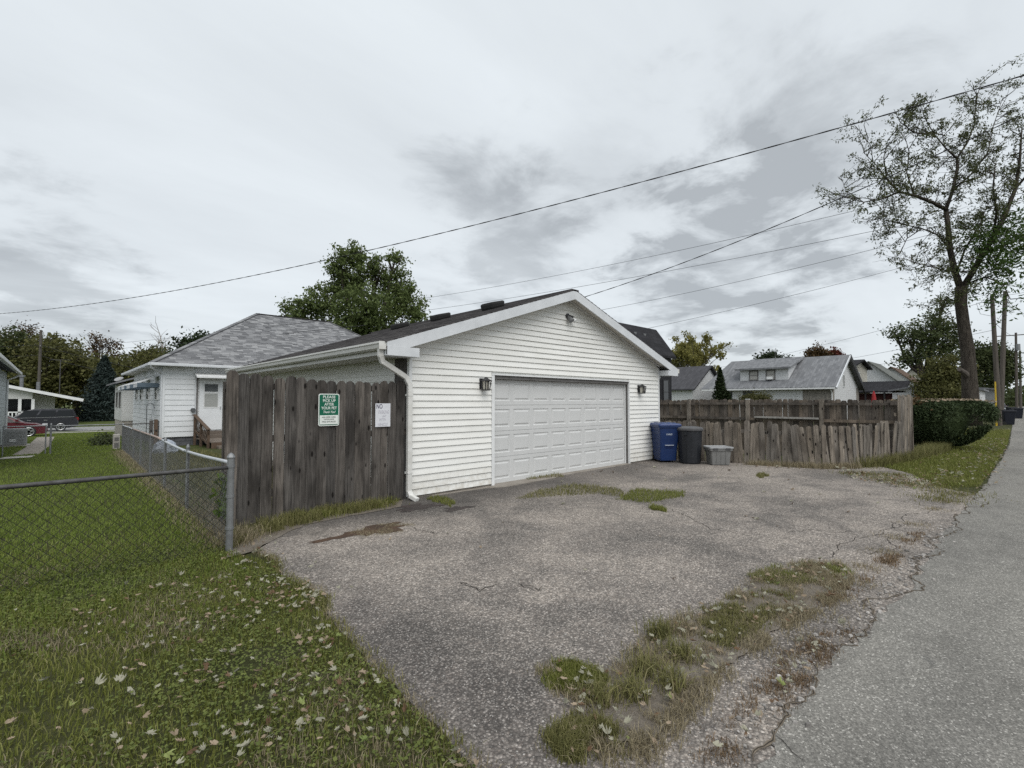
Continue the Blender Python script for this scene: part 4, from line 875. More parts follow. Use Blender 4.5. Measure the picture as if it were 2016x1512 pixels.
def deck():
    x0, x1, y0, y1 = 4.62, 7.4, 22.4, 25.45; zt = .02; r = thing('back_deck', 'brown wooden deck and steps at the white back door', 'deck', (x0, y0, gz(0, y0)))
    n = 20
    for k in range(n): y = y0 + k * (y1 - y0) / n; box('plank', 'deck_board', r, x0, x1, y, y + (y1 - y0) / n - .012, zt - .03, zt)
    for k in range(2): box('step', 'deck_board', r, 4.72, 5.9, 24.75 + k * .35, 25.45, zt + .003 + k * .15, zt + .15 + k * .15)
    box('skirt', 'rail_wood', r, x0, x1, y0 - .03, y0 - .004, -.42, zt - .031)
    tops = [(4.6, 25.35, 1.02), (4.6, 24.1, .78), (4.6, 22.75, .50)]
    for (x, y, z) in tops: box('rail_post', 'rail_wood', r, x - .06, x + .03, y - .05, y + .05, -.42, z)
    MB().bar((4.57, 25.45, 1.06), (4.57, 22.62, .51), .14, .04).build('hand_rail', 'rail_wood', r); MB().bar((4.57, 25.45, .40), (4.57, 22.7, -.08), .04, .08).build('lower_rail', 'rail_wood', r)
    for k in range(11):
        t = k / 11; ya = 25.3 - t * 2.5; MB().bar((4.57, ya, .36 - t * .46), (4.57, ya - .42, .98 - t * .5 - .1), .02, .05).build('slat', 'rail_wood', r)
    box('step', 'deck_board', r, 4.8, 6.0, 22.0, 22.37, -.30, -.13)
deck()
def side_items():
    p = (2.62, 23.3); g = gz(*p); r = thing('shepherd_hook', 'thin black garden hook with a hanging wire basket', 'garden hook', (*p, g))
    pts = [(p[0], p[1], g - .1), (p[0], p[1], 1.45)] + [(p[0] + .11 - .11 * math.cos(t), p[1], 1.47 + .11 * math.sin(t)) for t in np.linspace(0, 3.3, 8)] + [(p[0] + .25, p[1], 1.38)]
    MB().tube(pts, .011, 6).build('pole', 'black_metal', r); cx = p[0] + .22
    for rad, z in ((.13, 1.02), (.12, .96), (.06, .90)): MB().tube([(cx + rad * math.cos(t), p[1] + rad * math.sin(t), z) for t in np.linspace(0, 6.29, 13)], .006, 5).build('basket_ring', 'galvanised', r)
    for k in range(3): a = k * 2.09; MB().tube([(cx + .13 * math.cos(a), p[1] + .13 * math.sin(a), 1.02), (cx, p[1], 1.38)], .004, 4).build('chain', 'galvanised', r)
    for i, (x, y, m, lab) in enumerate(((2.72, 22.9, 'bare_board', 'grey weathered gate post before the white house corner'), (2.86, 22.85, 'rail_wood', 'reddish wooden gate post before the white house corner'))):
        q = thing('gate_post', lab, 'post', (x, y, gz(x, y))); box('post', m, q, x - .055, x + .055, y - .05, y + .05, gz(x, y) - .1, .93 + .03 * i, bevel=.006); MB().tube([(x, y - .052, .55), (x, y - .08, .55)], .03, 8).build('latch', 'black_metal', q)
    q = thing('tarp_bundle', 'bundle of bluish tarp heaped by the white house corner', 'tarp', (3.0, 21.6, gz(0, 21.6))); rr = random.Random(3)
    rings = []
    for j in range(7):
        t = j / 6; rings.append([(3.0 + (.40 * math.cos(a) * math.sqrt(max(.03, 1 - t * t)) + rr.uniform(-.05, .05)), 21.6 + .35 * math.sin(a) * math.sqrt(max(.03, 1 - t * t)) + rr.uniform(-.05, .05), gz(0, 21.6) + t * .5 + rr.uniform(-.03, .03)) for a in np.linspace(0, 6.28, 17)[:-1]])
    MB().loft(rings).build('tarp', 'tarp', q)
    # meter pedestal at the corner of the fence
    x, y = 1.86, 25.3; q = thing('utility_pedestal', 'pale utility pedestal standing by the fence corner', 'pedestal', (x, y, gz(x, y))); g = gz(x, y)
    box('cabinet', 'concrete_light', q, x - .09, x + .13, y - .12, y + .12, g, g + .62, bevel=.02); box('door', 'jamb_grey', q, x - .05, x + .09, y - .13, y - .121, g + .36, g + .5); box('door', 'jamb_grey', q, x - .05, x + .09, y - .13, y - .121, g + .08, g + .28)
    # low shrub
    C = np.array([1.72, 29.0, gz(0, 29) + .2]) + RG.normal(size=(1200, 3)) * np.array([.24, .3, .14]); q = thing('low_shrub', 'low dark shrub at the lawn edge near the white house', 'shrub', (1.72, 29, gz(0, 29)))
    C[:, 2] = np.maximum(C[:, 2], gz(0, 29) + .02); npobj('foliage', *leafquads(C, .1), 'leaf_mid', q); MB().tube([(1.72, 29, gz(0, 29) - .05), (1.72, 29, gz(0, 29) + .3)], [.03, .015], 6).build('stem', 'bark', q)
side_items()

def left_house():
    x1, y0, y1 = -1.72, 18.0, 34.2; r = thing('grey_house', 'pale grey sided house with white gutter cut by the picture edge', 'house', (x1, y1, gz(0, y1)))
    box('wall', 'lap_left', r, -9, x1, y0, y1, -.75, 3.05); box('corner_board', 'white_trim', r, x1 - .06, x1 + .02, y1 - .06, y1 + .02, -.7, 3.05)
    MB().hexa([(-9, y0 - .4, 5.5), (x1 + .42, y0 - .4, 3.02), (x1 + .42, y1 + .4, 3.02), (-9, y1 + .4, 5.5), (-9, y0 - .4, 5.62), (x1 + .42, y0 - .4, 3.14), (x1 + .42, y1 + .4, 3.14), (-9, y1 + .4, 5.62)]).build('roof', 'roof_dark_far', r)
    MB().bar((x1 + .48, y0 - .3, 3.04), (x1 + .48, y1 + .38, 3.04), .12, .13).build('gutter', 'white_trim', r, bevel=.02); MB().tube([(x1 + .45, y1 + .25, 2.98), (x1 + .3, y1 + .2, 2.85), (x1 + .06, y1 - .05, 2.7), (x1 + .06, y1 - .05, -.6)], .04, 8).build('downspout', 'white_trim', r)
    q = thing('air_conditioner', 'grey boxy air conditioner unit beside the pale house wall', 'air conditioner', (-1.25, 31.6, gz(0, 31.6))); g = gz(0, 31.6)
    box('cabinet', 'ac_grey', q, -1.62, -.85, 31.2, 31.95, g + .08, g + .82, bevel=.03); box('base', 'concrete_light', q, -1.72, -.75, 31.1, 32.05, g - .02, g + .079); box('label_plate', 'white_trim', q, -1.4, -1.2, 31.192, 31.199, g + .25, g + .36)
    for k in range(9): z = g + .16 + k * .065; box('louver', 'ac_grey', q, -1.58, -.89, 31.185, 31.199, z, z + .02)
left_house()
def zsheet(name, poly, dz, mat, label):
    mb = MB(); mb.face([(x, y, gz(x, y) + dz) for x, y in poly]); tag(mb.build(name, mat), label, kind='structure')
zsheet('path', [(-1.05, 24.8), (-.35, 24.8), (-.1, 30), (.1, 42), (-.7, 42), (-.85, 30)], .012, 'concrete', 'narrow concrete path beyond the chain-link gate')
zsheet('path_slab', [(-1.35, 23.1), (-.5, 23.2), (-.42, 24.1), (-1.15, 24.15)], .02, 'concrete_light', 'pale concrete slab before the gate')
zsheet('sidewalk', [(-60, 49.2), (30, 49.2), (30, 50.6), (-60, 50.6)], .012, 'concrete_light', 'pale sidewalk along the street')

def porch_house():
    y0, d = 70., 1.; zb = -.75; r = thing('porch_house', 'low white house with a dark screened porch across the street', 'house', (-5, y0, zb))
    xr = .1; ap = (-6.7, 3.9); f = lambda x: ap[1] - (x - ap[0]) * .245
    MB().prism([Vector((-12, 0, zb)), Vector((xr, 0, zb)), Vector((xr, 0, f(xr) - .15)), Vector((ap[0], 0, ap[1] - .15)), Vector((-12, 0, 2.3))], (0, y0 + 3, 0), (0, y0 + 12, 0)).build('wall', 'lap_white_fine', r)
    MB().prism([Vector((-12, 0, 1.9)), Vector((xr - 1.7, 0, 1.9)), Vector((xr - 1.7, 0, f(xr - 1.7) - .1)), Vector((ap[0], 0, ap[1] - .1)), Vector((-12, 0, 2.3))], (0, y0, 0), (0, y0 + .2, 0)).build('porch_gable', 'lap_white_fine', r)
    box('porch_back', 'glass_dark', r, -11, xr - 1.8, y0 + 2.8, y0 + 2.95, zb + .5, 1.9); box('porch_floor', 'concrete', r, -12, xr - 1.5, y0 - .1, y0 + 3, zb, zb + .45)
    MB().hexa([(ap[0], y0 - .6, ap[1]), (xr + 2.2, y0 - .6, f(xr + 2.2)), (xr + 2.2, y0 + 12.4, f(xr + 2.2)), (ap[0], y0 + 12.4, ap[1]), (ap[0], y0 - .6, ap[1] + .22), (xr + 2.2, y0 - .6, f(xr + 2.2) + .22), (xr + 2.2, y0 + 12.4, f(xr + 2.2) + .22), (ap[0], y0 + 12.4, ap[1] + .22)]).build('roof', 'roof_dark_far', r)
    MB().bar((ap[0], y0 - .65, ap[1] + .08), (xr + 2.2, y0 - .65, f(xr + 2.2) + .08), .1, .3).build('fascia', 'white_trim', r)
    for x in (-7.9, -5.1, -2.5, -1.55): box('porch_post', 'white_trim', r, x - .12, x + .12, y0 - .02, y0 + .19, zb + .45, 1.9)
    box('rail', 'white_trim', r, -9.5, -1.7, y0 - .02, y0 + .06, zb + 1.25, zb + 1.36)
    for k in range(30): x = -9.8 + k * .27; box('baluster', 'white_trim', r, x, x + .09, y0, y0 + .05, zb + .5, zb + 1.25)
    MB().tube([(-2.6, y0 + 5, 2.5), (-2.6, y0 + 5, 4.3), (-2.6, y0 + 5, 4.32), (-2.6, y0 + 5, 4.5)], [.16, .16, .28, .28], 10).build('flue', 'galvanised', r); MB().tube([(-1.3, y0 + 5, 2.2), (-1.3, y0 + 5, 3.8)], .16, 10).build('flue', 'galvanised', r)
    MB().tube([(.45, y0 + 6, 2.2), (.45, y0 + 6, 6.4)], .04, 6).build('mast', 'galvanised_dark', r); MB().bar((-.4, y0 + 6, 6.4), (1.3, y0 + 6, 6.45), .05, .05).build('aerial', 'galvanised_dark', r)
porch_house()

def far_house(name, label, x0, x1, y0, y1, zb, ze, zr, ridge, wall, roof, oh=.4, ridge_y=None, gable=None):
    r = thing(name, label, 'house', (x0, y0, zb)); box('wall', wall, r, x0, x1, y0, y1, zb, ze); m = MB(); T = .16
    if ridge == 'y':
        xm = (x0 + x1) / 2; k = (zr - ze) / ((x1 - x0) / 2); zo = ze - oh * k
        for s, xe in ((-1, x0 - oh), (1, x1 + oh)): m.hexa([(xe, y0 - oh, zo), (xm, y0 - oh, zr), (xm, y1 + oh, zr), (xe, y1 + oh, zo), (xe, y0 - oh, zo + T), (xm, y0 - oh, zr + T), (xm, y1 + oh, zr + T), (xe, y1 + oh, zo + T)])
        m.build('roof', roof, r); g = MB()
        for y in (y0, y1 - .1): MB().prism([Vector((x0, 0, ze)), Vector((x1, 0, ze)), Vector((xm, 0, zr))], (0, y, 0), (0, y + .1, 0)).build('gable', gable or wall, r)
    else:
        ym = ridge_y or (y0 + y1) / 2; k = (zr - ze) / (ym - y0); zo = ze - oh * k
        for ye in (y0 - oh, y1 + oh): m.hexa([(x0 - oh, ye, zo), (x1 + oh, ye, zo), (x1 + oh, ym, zr), (x0 - oh, ym, zr), (x0 - oh, ye, zo + T), (x1 + oh, ye, zo + T), (x1 + oh, ym, zr + T), (x0 - oh, ym, zr + T)])
        m.build('roof', roof, r); g = MB()
        for x in (x0, x1 - .1): MB().prism([Vector((0, y0, ze)), Vector((0, y1, ze)), Vector((0, ym, zr))], (x, 0, 0), (x + .1, 0, 0)).build('gable', gable or wall, r)
    return r
def dormer_house():
    x0, x1, y0, y1 = 49.3, 59.0, 11.3, 21.6; zb, ze, zr = -.3, 3.05, 5.85
    r = thing('dormer_house', 'white house with grey shingle roof and a wide two window dormer', 'house', (x0, y0, zb)); box('wall', 'lap_white', r, x0, x1, y0, y1, zb, ze)
    xm = 54.0; k = (zr - ze) / (xm - x0); zo = ze - .5 * k; T = .18
    m = MB(); m.hexa([(x0 - .5, y0 - .35, zo), (xm, y0 - .35, zr), (xm, y1 + .2, zr), (x0 - .5, y1 + 1.3, zo), (x0 - .5, y0 - .35, zo + T), (xm, y0 - .35, zr + T), (xm, y1 + .2, zr + T), (x0 - .5, y1 + 1.3, zo + T)])
    m.hexa([(xm, y0 - .35, zr), (x1 + .6, y0 - .35, zo), (x1 + .6, y1 + 1.3, zo), (xm, y1 + .2, zr), (xm, y0 - .35, zr + T), (x1 + .6, y0 - .35, zo + T), (x1 + .6, y1 + 1.3, zo + T), (xm, y1 + .2, zr + T)]); m.build('roof', 'roof_grey_far', r)
    MB().prism([Vector((x0, 0, ze)), Vector((x1, 0, ze)), Vector((xm, 0, zr))], (0, y0, 0), (0, y0 + .12, 0)).build('gable', 'lap_white', r)
    MB().bar((xm, y0 - .42, zr + .02), (x1 + .75, y0 - .42, zo - .05), .12, .42).build('verge_board', 'black_metal', r); MB().bar((x0 - .5, y0 - .42, zo + .05), (xm, y0 - .42, zr + .05), .1, .16).build('verge_board', 'grey_white_trim', r)
    box('stone_pier', 'stone_mix', r, x0 - .03, x0 + .5, y0 - .03, y0 + 2.3, zb, ze - .1); box('stone_pier', 'stone_mix', r, x1 - .9, x1 + .05, y0 - .04, y0 + .4, zb, ze - .1)
    # shed dormer
    dy0, dy1, dx = 15.0, 19.4, 50.1; dm = MB(); dzb = ze + (dx - x0) * k + .1; dzt = 4.75
    dm.prism([Vector((dx, 0, dzb - .3)), Vector((dx, 0, dzt)), Vector((xm - .2, 0, 5.5)), Vector((xm - .2, 0, dzb))], (0, dy0, 0), (0, dy1, 0)); d = dm.build('dormer', 'lap_white', r)
    MB().hexa([(dx - .5, dy0 - .35, dzt - .02), (xm, dy0 - .35, zr + .1), (xm, dy1 + .35, zr + .1), (dx - .5, dy1 + .35, dzt - .02), (dx - .5, dy0 - .35, dzt + .14), (xm, dy0 - .35, zr + .26), (xm, dy1 + .35, zr + .26), (dx - .5, dy1 + .35, dzt + .14)]).build('dormer_roof', 'roof_grey_far', r)
    for yc in (16.55, 18.1): window(r, (dx - .02, yc, 4.2), .86, .98, '-x', 'jamb_grey', 'curtain', t=.09)
    box('window_unit', 'white_trim', r, dx - .4, dx - .06, 16.3, 16.8, 3.76, 4.02)
    window(r, (x0 - .02, 18.3, 2.05), 1.1, 1.2, '-x', 'jamb_grey', 'glass_grey', t=.1); window(r, (x0 - .02, 13.6, 1.2), 2.3, 1.0, '-x', 'jamb_grey', 'glass_dark', False, .06); window(r, (x0 - .02, 15.4, 1.35), .8, .9, '-x', 'white_trim', 'glass_grey', False, .16)
    window(r, (53.2, y0 - .02, 3.55), .75, 1.15, '-y', 'white_trim', 'ac_grey', False, .05)
    MB().bar((x0 - .56, y0 - .3, zo + .05), (x0 - .56, y1 + 1.2, zo + .05), .12, .14).build('gutter', 'white_trim', r)
    MB().tube([(x0 - .4, y0 + .05, zo), (x0 - .1, y0 + .02, zo - .4), (x0 - .1, y0 + .02, zb)], .05, 6).build('downspout', 'white_trim', r)
    box('porch_shade_panel', 'glass_dark', r, x0 - .05, x0 - .01, 19.9, 21.5, zb, 2.6); MB().bar((x0 - .25, 20.9, zb), (x0 - .25, 20.9, ze), .14, .14).build('porch_post', 'jamb_grey', r)  # solid dark panel on the wall paints the shade of the porch hollow
    MB().tube([(xm - .5, 17.2, 5), (xm - .5, 17.2, 7.0)], .03, 6).build('mast', 'galvanised_dark', r)
dormer_house()
h = far_house('side_house', 'white house with stone corner and dark gable roof behind the pointed evergreen', 50.5, 58.5, 24.6, 33.5, -.3, 3.1, 5.6, 'y', 'lap_white', 'roof_dark_far', .4)
box('stone_pier', 'stone_mix', h, 50.44, 50.5, 29.6, 32.0, -.3, 3.0)
h = far_house('cream_house', 'cream two storey house with dark porch roof beyond the white house', 66, 74, 13.2, 20.5, -.3, 5.7, 6.5, 'y', 'lap_cream', 'roof_black', .5)
for yc in (14.6, 16.4): window(h, (65.98, yc, 4.4), .9, 1.5, '-x', 'white_trim', 'glass_grey', True, .14)
for xc in (67.4, 69.4): window(h, (xc, 13.18, 4.4), .9, 1.5, '-y', 'white_trim', 'glass_grey', True, .14)
MB().hexa([(62, 8.0, 2.55), (66, 8.0, 3.7), (66, 18, 3.7), (62, 18, 2.55), (62, 8.0, 2.7), (66, 8.0, 3.85), (66, 18, 3.85), (62, 18, 2.7)]).build('porch_roof', 'roof_black', h); box('porch_front', 'maroon', h, 62.6, 62.8, 8.4, 17, .2, 2.5); box('porch_band', 'beige_paint', h, 62.55, 62.85, 11, 17.4, 2.45, 2.75)
for y in (8.1, 9.6, 11.2): box('porch_post', 'black_metal', h, 62.1, 62.25, y, y + .14, -.3, 2.55)
far_house('green_roof_house', 'narrow house with a green grey gable beyond the cream house', 84, 92, 11.5, 18, -.3, 4.3, 7.2, 'x', 'lap_white', 'roof_green_grey', .5)
far_house('brown_roof_house', 'far house with a reddish brown roof', 103, 113, 11, 19, -.3, 3.8, 7.4, 'x', 'lap_white', 'roof_brown', .6)
far_house('slate_roof_house', 'far house with a slate grey roof beyond the brown roof', 128, 140, 11, 19, -.3, 4, 8.6, 'x', 'lap_cream', 'roof_dark_far', .6)
def black_house():
    r = far_house('black_house', 'black two storey house rising behind the garage roof', 22.0, 31.72, 17.0, 24.0, -.5, 4.98, 6.75, 'x', 'lap_black', 'roof_black', .25, 18.3)
    for x in (28.4, 29.6): MB().tube([(x, 17.9, 5.95), (x, 17.85, 6.35)], .12, 10).build('roof_vent', 'galvanised', r)
    window(r, (30.9, 16.98, 2.3), .8, 1.7, '-y', 'black_metal', 'glass_dark')
    window(r, (30.9, 16.98, 4.2), .6, .8, '-y', 'black_metal', 'glass_dark')
black_house()
def alley_shed():
    r = far_house('alley_garage', 'small white garage with flat grey roof along the alley', 62, 72, 2.6, 9, -.05, 2.7, 3.3, 'x', 'lap_white', 'roof_grey_far', .3)
    box('door', 'house_white', r, 61.9, 61.99, 3.2, 6.2, 0, 2.3); box('door_panel', 'sign_green', r, 61.84, 61.89, 2.85, 3.1, 0, 2.2)
    far_house('grey_shed', 'weathered grey shed behind the utility poles', 76, 84, 1.6, 7, -.05, 2.9, 3.2, 'x', 'ac_grey', 'roof_grey_far', .3)
    far_house('low_garage', 'low tan garage glimpsed under the trees past the fence', 60, 66, 26, 30, -.3, 2.0, 2.7, 'x', 'lap_cream', 'roof_brown', .3)
alley_shed()
def umbrella():
    p = (56.5, 9.6); r = thing('patio_umbrella', 'closed red patio umbrella beside the white gable', 'umbrella', (*p, -.2)); MB().tube([(*p, -.2), (*p, 2.7)], .03, 6).build('pole', 'galvanised', r)
    MB().tube([(*p, 1.1), (*p, 1.25), (*p, 2.3), (*p, 2.65)], [.22, .26, .14, .03], 10).build('canopy', 'umbrella_red', r)
umbrella()
def hoop():
    p = W(1852, 770, 60); r = thing('basketball_hoop', 'white basketball backboard hidden among the trees', 'hoop', (p.x, p.y, 0)); box('backboard', 'white_trim', r, p.x - .05, p.x, p.y - .6, p.y + .6, p.z, p.z + .8)
    MB().tube([(p.x - .3 + .25 * math.cos(t), p.y + .25 * math.sin(t), p.z + .1) for t in np.linspace(0, 6.29, 13)], .02, 5).build('rim', 'umbrella_red', r); MB().tube([(p.x + .1, p.y, 0), (p.x + .1, p.y, p.z + .5)], .05, 6).build('pole', 'black_metal', r)
hoop()

# ------------------------------------------------------------------ parked cars
def car(name, label, cx, y, z, sgn, L, Wd, prof, glass, body, lightcol):
    """side profile along x (0..L, front at 0), mirrored by sgn; prof: list of (x, z) lower shell; glass: list of (x, z) greenhouse"""
    r = thing(name, label, 'car', (cx, y, z)); X = lambda u: cx + sgn * (u - L / 2)
    def ring(pts, yy, sh=1.): return [(X(u), yy, z + v) for u, v in pts]
    def shell(pts, ins, mat, nm):
        mx = sum(p[0] for p in pts) / len(pts); sh = [(mx + (u - mx) * .975, v) for u, v in pts]; h = Wd / 2 - ins; seq = [ring(sh, y - h), ring(pts, y - h + .09), ring(pts, y + h - .09), ring(sh, y + h)]
        if sgn < 0: seq = seq[::-1]
        return MB().loft(seq).build(nm, mat, r)
    shell(prof, 0, body, 'body')
    top = max(v for u, v in glass); bot = min(v for u, v in glass); cab = MB(); rows = []
    for yy, k in ((y - Wd / 2 + .06, 0), (y - Wd / 2 + .24, 1), (y + Wd / 2 - .24, 1), (y + Wd / 2 - .06, 0)): rows.append([(X(u), yy, z + (v if k else (bot + (v - bot) * .0 if v > bot + .05 else v))) for u, v in glass])
    # greenhouse with leaning sides
    lo = [(u, v) for u, v in glass]; h0, h1 = Wd / 2 - .05, Wd / 2 - .22
    sec = [ [(X(u), y - (h0 if v <= bot + .02 else h1), z + v) for u, v in lo], [(X(u), y + (h0 if v <= bot + .02 else h1), z + v) for u, v in lo] ]
    if sgn < 0: sec = sec[::-1]
    g = MB().loft(sec).build('cabin', body, r)
    n = len(lo); us = sorted(u for u, v in lo if v > bot + .1); a, b = us[0], us[-1]; ub0, ub1 = min(u for u, v in lo), max(u for u, v in lo); segs = 3
    for k in range(segs):
        t0, t1 = k / segs + .02, (k + 1) / segs - .02; f = lambda t, q: ((ub0 + .25) + (ub1 - ub0 - .45) * t) * (1 - q) + (a + .05 + (b - a - .12) * t) * q
        hh = lambda q: h0 + (h1 - h0) * q + .012; zz = lambda q: z + bot + (top - bot) * q
        for s in (-1, 1): MB().face([(X(f(t0, .08)), y + s * hh(.08), zz(.08)), (X(f(t1, .08)), y + s * hh(.08), zz(.08)), (X(f(t1, .84)), y + s * hh(.84), zz(.84)), (X(f(t0, .84)), y + s * hh(.84), zz(.84))]) if False else None
        for s in (-1, 1):
            m = MB(); m.face([(X(f(t0, .08)), y + s * hh(.08), zz(.08)), (X(f(t1, .08)), y + s * hh(.08), zz(.08)), (X(f(t1, .84)), y + s * hh(.84), zz(.84)), (X(f(t0, .84)), y + s * hh(.84), zz(.84))]); m.build('side_window', 'car_glass', r)
    f0 = sorted(lo, key=lambda p: p[0])[0]; m = MB(); m.face([(X(ub0 - .02 + .1), y - h0 + .1, z + bot + .05), (X(ub0 - .02 + .1), y + h0 - .1, z + bot + .05), (X(a - .06), y + h1 - .05, z + top - .06), (X(a - .06), y - h1 + .05, z + top - .06)]); m.build('windshield', 'windshield_reflection' if lightcol else 'car_glass', r)
    m = MB(); m.face([(X(ub1 - .04), y - h0 + .12, z + bot + .08), (X(ub1 - .04), y + h0 - .12, z + bot + .08), (X(b + .05), y + h1 - .05, z + top - .08), (X(b + .05), y - h1 + .05, z + top - .08)]); m.build('rear_window', 'car_glass', r)
    wr = .35
    for u in (L * .19, L * .79):
        for s in (-1, 1):
            yy = y + s * (Wd / 2 - .1); w = MB().tube([(X(u), yy - .115, z + wr), (X(u), yy + .115, z + wr)], wr, 20).build('wheel', 'rubber', r)
            ri = MB(); e = yy + s * .118; ri.tube([(X(u), e - .006, z + wr), (X(u), e + .006, z + wr)], .09, 10)
            for k in range(5): t = R(72 * k + 18); ri.bar((X(u), e, z + wr), (X(u) + .25 * math.cos(t), e, z + wr + .25 * math.sin(t)), .012, .09, up=(-math.sin(t), 0, math.cos(t)))
            ri.tube([(X(u) + .25 * math.cos(t), e, z + wr + .25 * math.sin(t)) for t in np.linspace(0, 6.2832, 17)], .022, 5, False); ri.build('rim', 'chrome', w)
    for s in (-1, 1):
        box('headlight', 'headlamp', r, *sorted((X(.04), X(.28))), *sorted((y + s * (Wd / 2 - .42), y + s * (Wd / 2 - .06))), z + .66, z + .80); box('tail_light', 'tail_red', r, *sorted((X(L - .2), X(L - .015))), *sorted((y + s * (Wd / 2 - .36), y + s * (Wd / 2 - .03))), z + .86, z + 1.08)
        for u in (L * .42, L * .60): box('door_handle', 'chrome', r, *sorted((X(u), X(u + .2))), *sorted((y + s * Wd / 2, y + s * (Wd / 2 + .03))), z + .88, z + .92)
        box('side_mirror', body, r, *sorted((X(L * .29), X(L * .29 + .14))), *sorted((y + s * (Wd / 2 + .0), y + s * (Wd / 2 + .2))), z + 1.0, z + 1.15)
        MB().bar((X(ub0 + .2), y + s * (h0 + .02), z + bot + .05), (X(ub1 - .2), y + s * (h0 + .02), z + bot + .10), .015, .03).build('chrome_strip', 'chrome', r)
    return r
suv = [(.0, .45), (.05, .30), (.5, .25), (4.6, .25), (5.1, .35), (5.16, .62), (5.1, 1.02), (4.7, 1.10), (1.4, 1.06), (.45, .98), (.1, .82)]
suv_g = [(1.2, 1.04), (2.0, 1.64), (2.5, 1.77), (4.3, 1.80), (4.82, 1.74), (5.08, 1.10)]
car('dark_suv', 'dark charcoal suv parked on the street before the porch house', -1.05, 54.3, -.74, 1, 5.16, 1.98, suv, suv_g, 'car_dark', False)
sed = [(.0, .40), (.08, .22), (.6, .20), (4.1, .20), (4.55, .30), (4.62, .60), (4.5, .98), (3.6, 1.0), (1.5, .94), (.55, .84), (.08, .66)]
sed_g = [(1.1, .92), (1.95, 1.38), (2.5, 1.46), (3.3, 1.44), (4.05, .98)]
car('red_car', 'dark red sedan with a reflection painted on its windshield, parked behind the gate', -2.55, 44.0, gz(0, 44), -1, 4.65, 1.8, sed, sed_g, 'car_red', True)
far_suv = car('alley_car', 'dark car parked far along the alley', 92, .0 + 2.2, 0, 1, 4.65, 1.8, sed, sed_g, 'car_dark', False)
def alley_bin(px, py, dist, lab):
    p = W(px, py, dist); x, y = p.x, p.y; r = thing('alley_bin', lab, 'bin', (x, y, 0), 'bins standing along the alley'); T = local_build(r, R(20))
    MB().loft([rrect(T, .22, .25, .03, .05), rrect(T, .28, .33, .95, .05)]).build('body', 'bin_dark_blue', r); MB().loft([rrect(T, .32, .37, .95, .05), rrect(T, .30, .35, 1.04, .05)]).build('lid', 'bin_dark_blue', r)
    for s in (-1, 1): MB().tube([T(s * .2 - .03, .28, .12), T(s * .2 + .03, .28, .12)], .12, 12).build('wheel', 'rubber', r)
alley_bin(1984, 800, 34, 'dark blue bin beside the foot of the utility pole'); alley_bin(2003, 800, 46, 'dark blue bin farther along the alley past the poles'); alley_bin(1990, 800, 52, 'farthest dark bin half hidden along the alley')

# ------------------------------------------------------------------ trees
def crown_points(lobes, nclump, per, cr, rr, keep=.75):
    vol = np.array([l[3] * l[4] * l[5] for l in lobes]); pick = rr.choice(len(lobes), nclump, p=vol / vol.sum()); out = []
    for k in pick:
        x, y, z, rx, ry, rz = lobes[k]; u = rr.normal(size=3); u /= np.linalg.norm(u); q = rr.random() ** .38
        c = np.array([x + u[0] * rx * q, y + u[1] * ry * q, z + u[2] * rz * q]); m = int(per * (.5 + rr.random())); out.append(c + rr.normal(size=(m, 3)) * cr * (.6 + .8 * rr.random()) * np.array([1, 1, .75]))
    return np.vstack(out)
def tree(name, label, base, lobes, tr, leaf, nclump, per, cr, size, group=None, cat='tree', droop=0., limb_r=.35, bark='bark', aspect=.6, extra=None, seed=1, limbs=True, leafless=False):
    rr = np.random.default_rng(seed); r = thing(name, label, cat, base, group); bx, by, bz = base; mb = MB(); top = max(l[2] + l[5] * .3 for l in lobes); zf = bz + (min(l[2] - l[5] * .4 for l in lobes) - bz) * .75
    zf = max(zf, bz + .5); mb.tube([(bx, by, bz - .2), (bx + .05 * tr, by, bz + .4 * (zf - bz)), (bx, by, zf)], [tr * 1.25, tr, tr * .85], 9)
    if limbs:
        for (x, y, z, rx, ry, rz) in lobes:
            p0 = Vector((bx, by, zf - .1)); p1 = Vector((x, y, z)); mid = p0.lerp(p1, .5) + Vector((rr.normal() * .3, rr.normal() * .3, rr.normal() * .2)); mb.tube([p0, mid, p1], [tr * .6, tr * .4, tr * .16], 6)
            for k in range(7):
                u = rr.normal(size=3); u[2] = abs(u[2]) * .8; u /= np.linalg.norm(u); e = Vector((x + u[0] * rx * .9, y + u[1] * ry * .9, z + u[2] * rz * .9)); s = p1.lerp(mid, rr.random() * .6); m2 = s.lerp(e, .5) + Vector((rr.normal() * .15, rr.normal() * .15, .1)); mb.tube([s, m2, e], [tr * .2, tr * .12, tr * .04], 5)
    mb.build('trunk', bark, r, smooth=True)
    C = crown_points(lobes, nclump, per, cr, rr); C = C[C[:, 2] > bz + .2]
    V, F = leafquads(C, size, 0, aspect, droop); npobj('crown', V, F, leaf, r)
    if extra:
        C = crown_points(extra[1], extra[2], per, cr, rr); npobj('crown', *leafquads(C, size, 0, aspect, droop), extra[0], r)
    return r
def lobe(px, py, rx, rz, dist, dd=0., deep=None):
    p = W(px, py, dist + dd); k = (dist + dd) / FPX; return (p.x, p.y, p.z, rx * k, (deep if deep is not None else (rx + rz) / 2 * k), rz * k)
def base_at(px, dist, z=None):
    p = W(px, 790, dist); return (p.x, p.y, gz(p.x, p.y) if z is None else z)
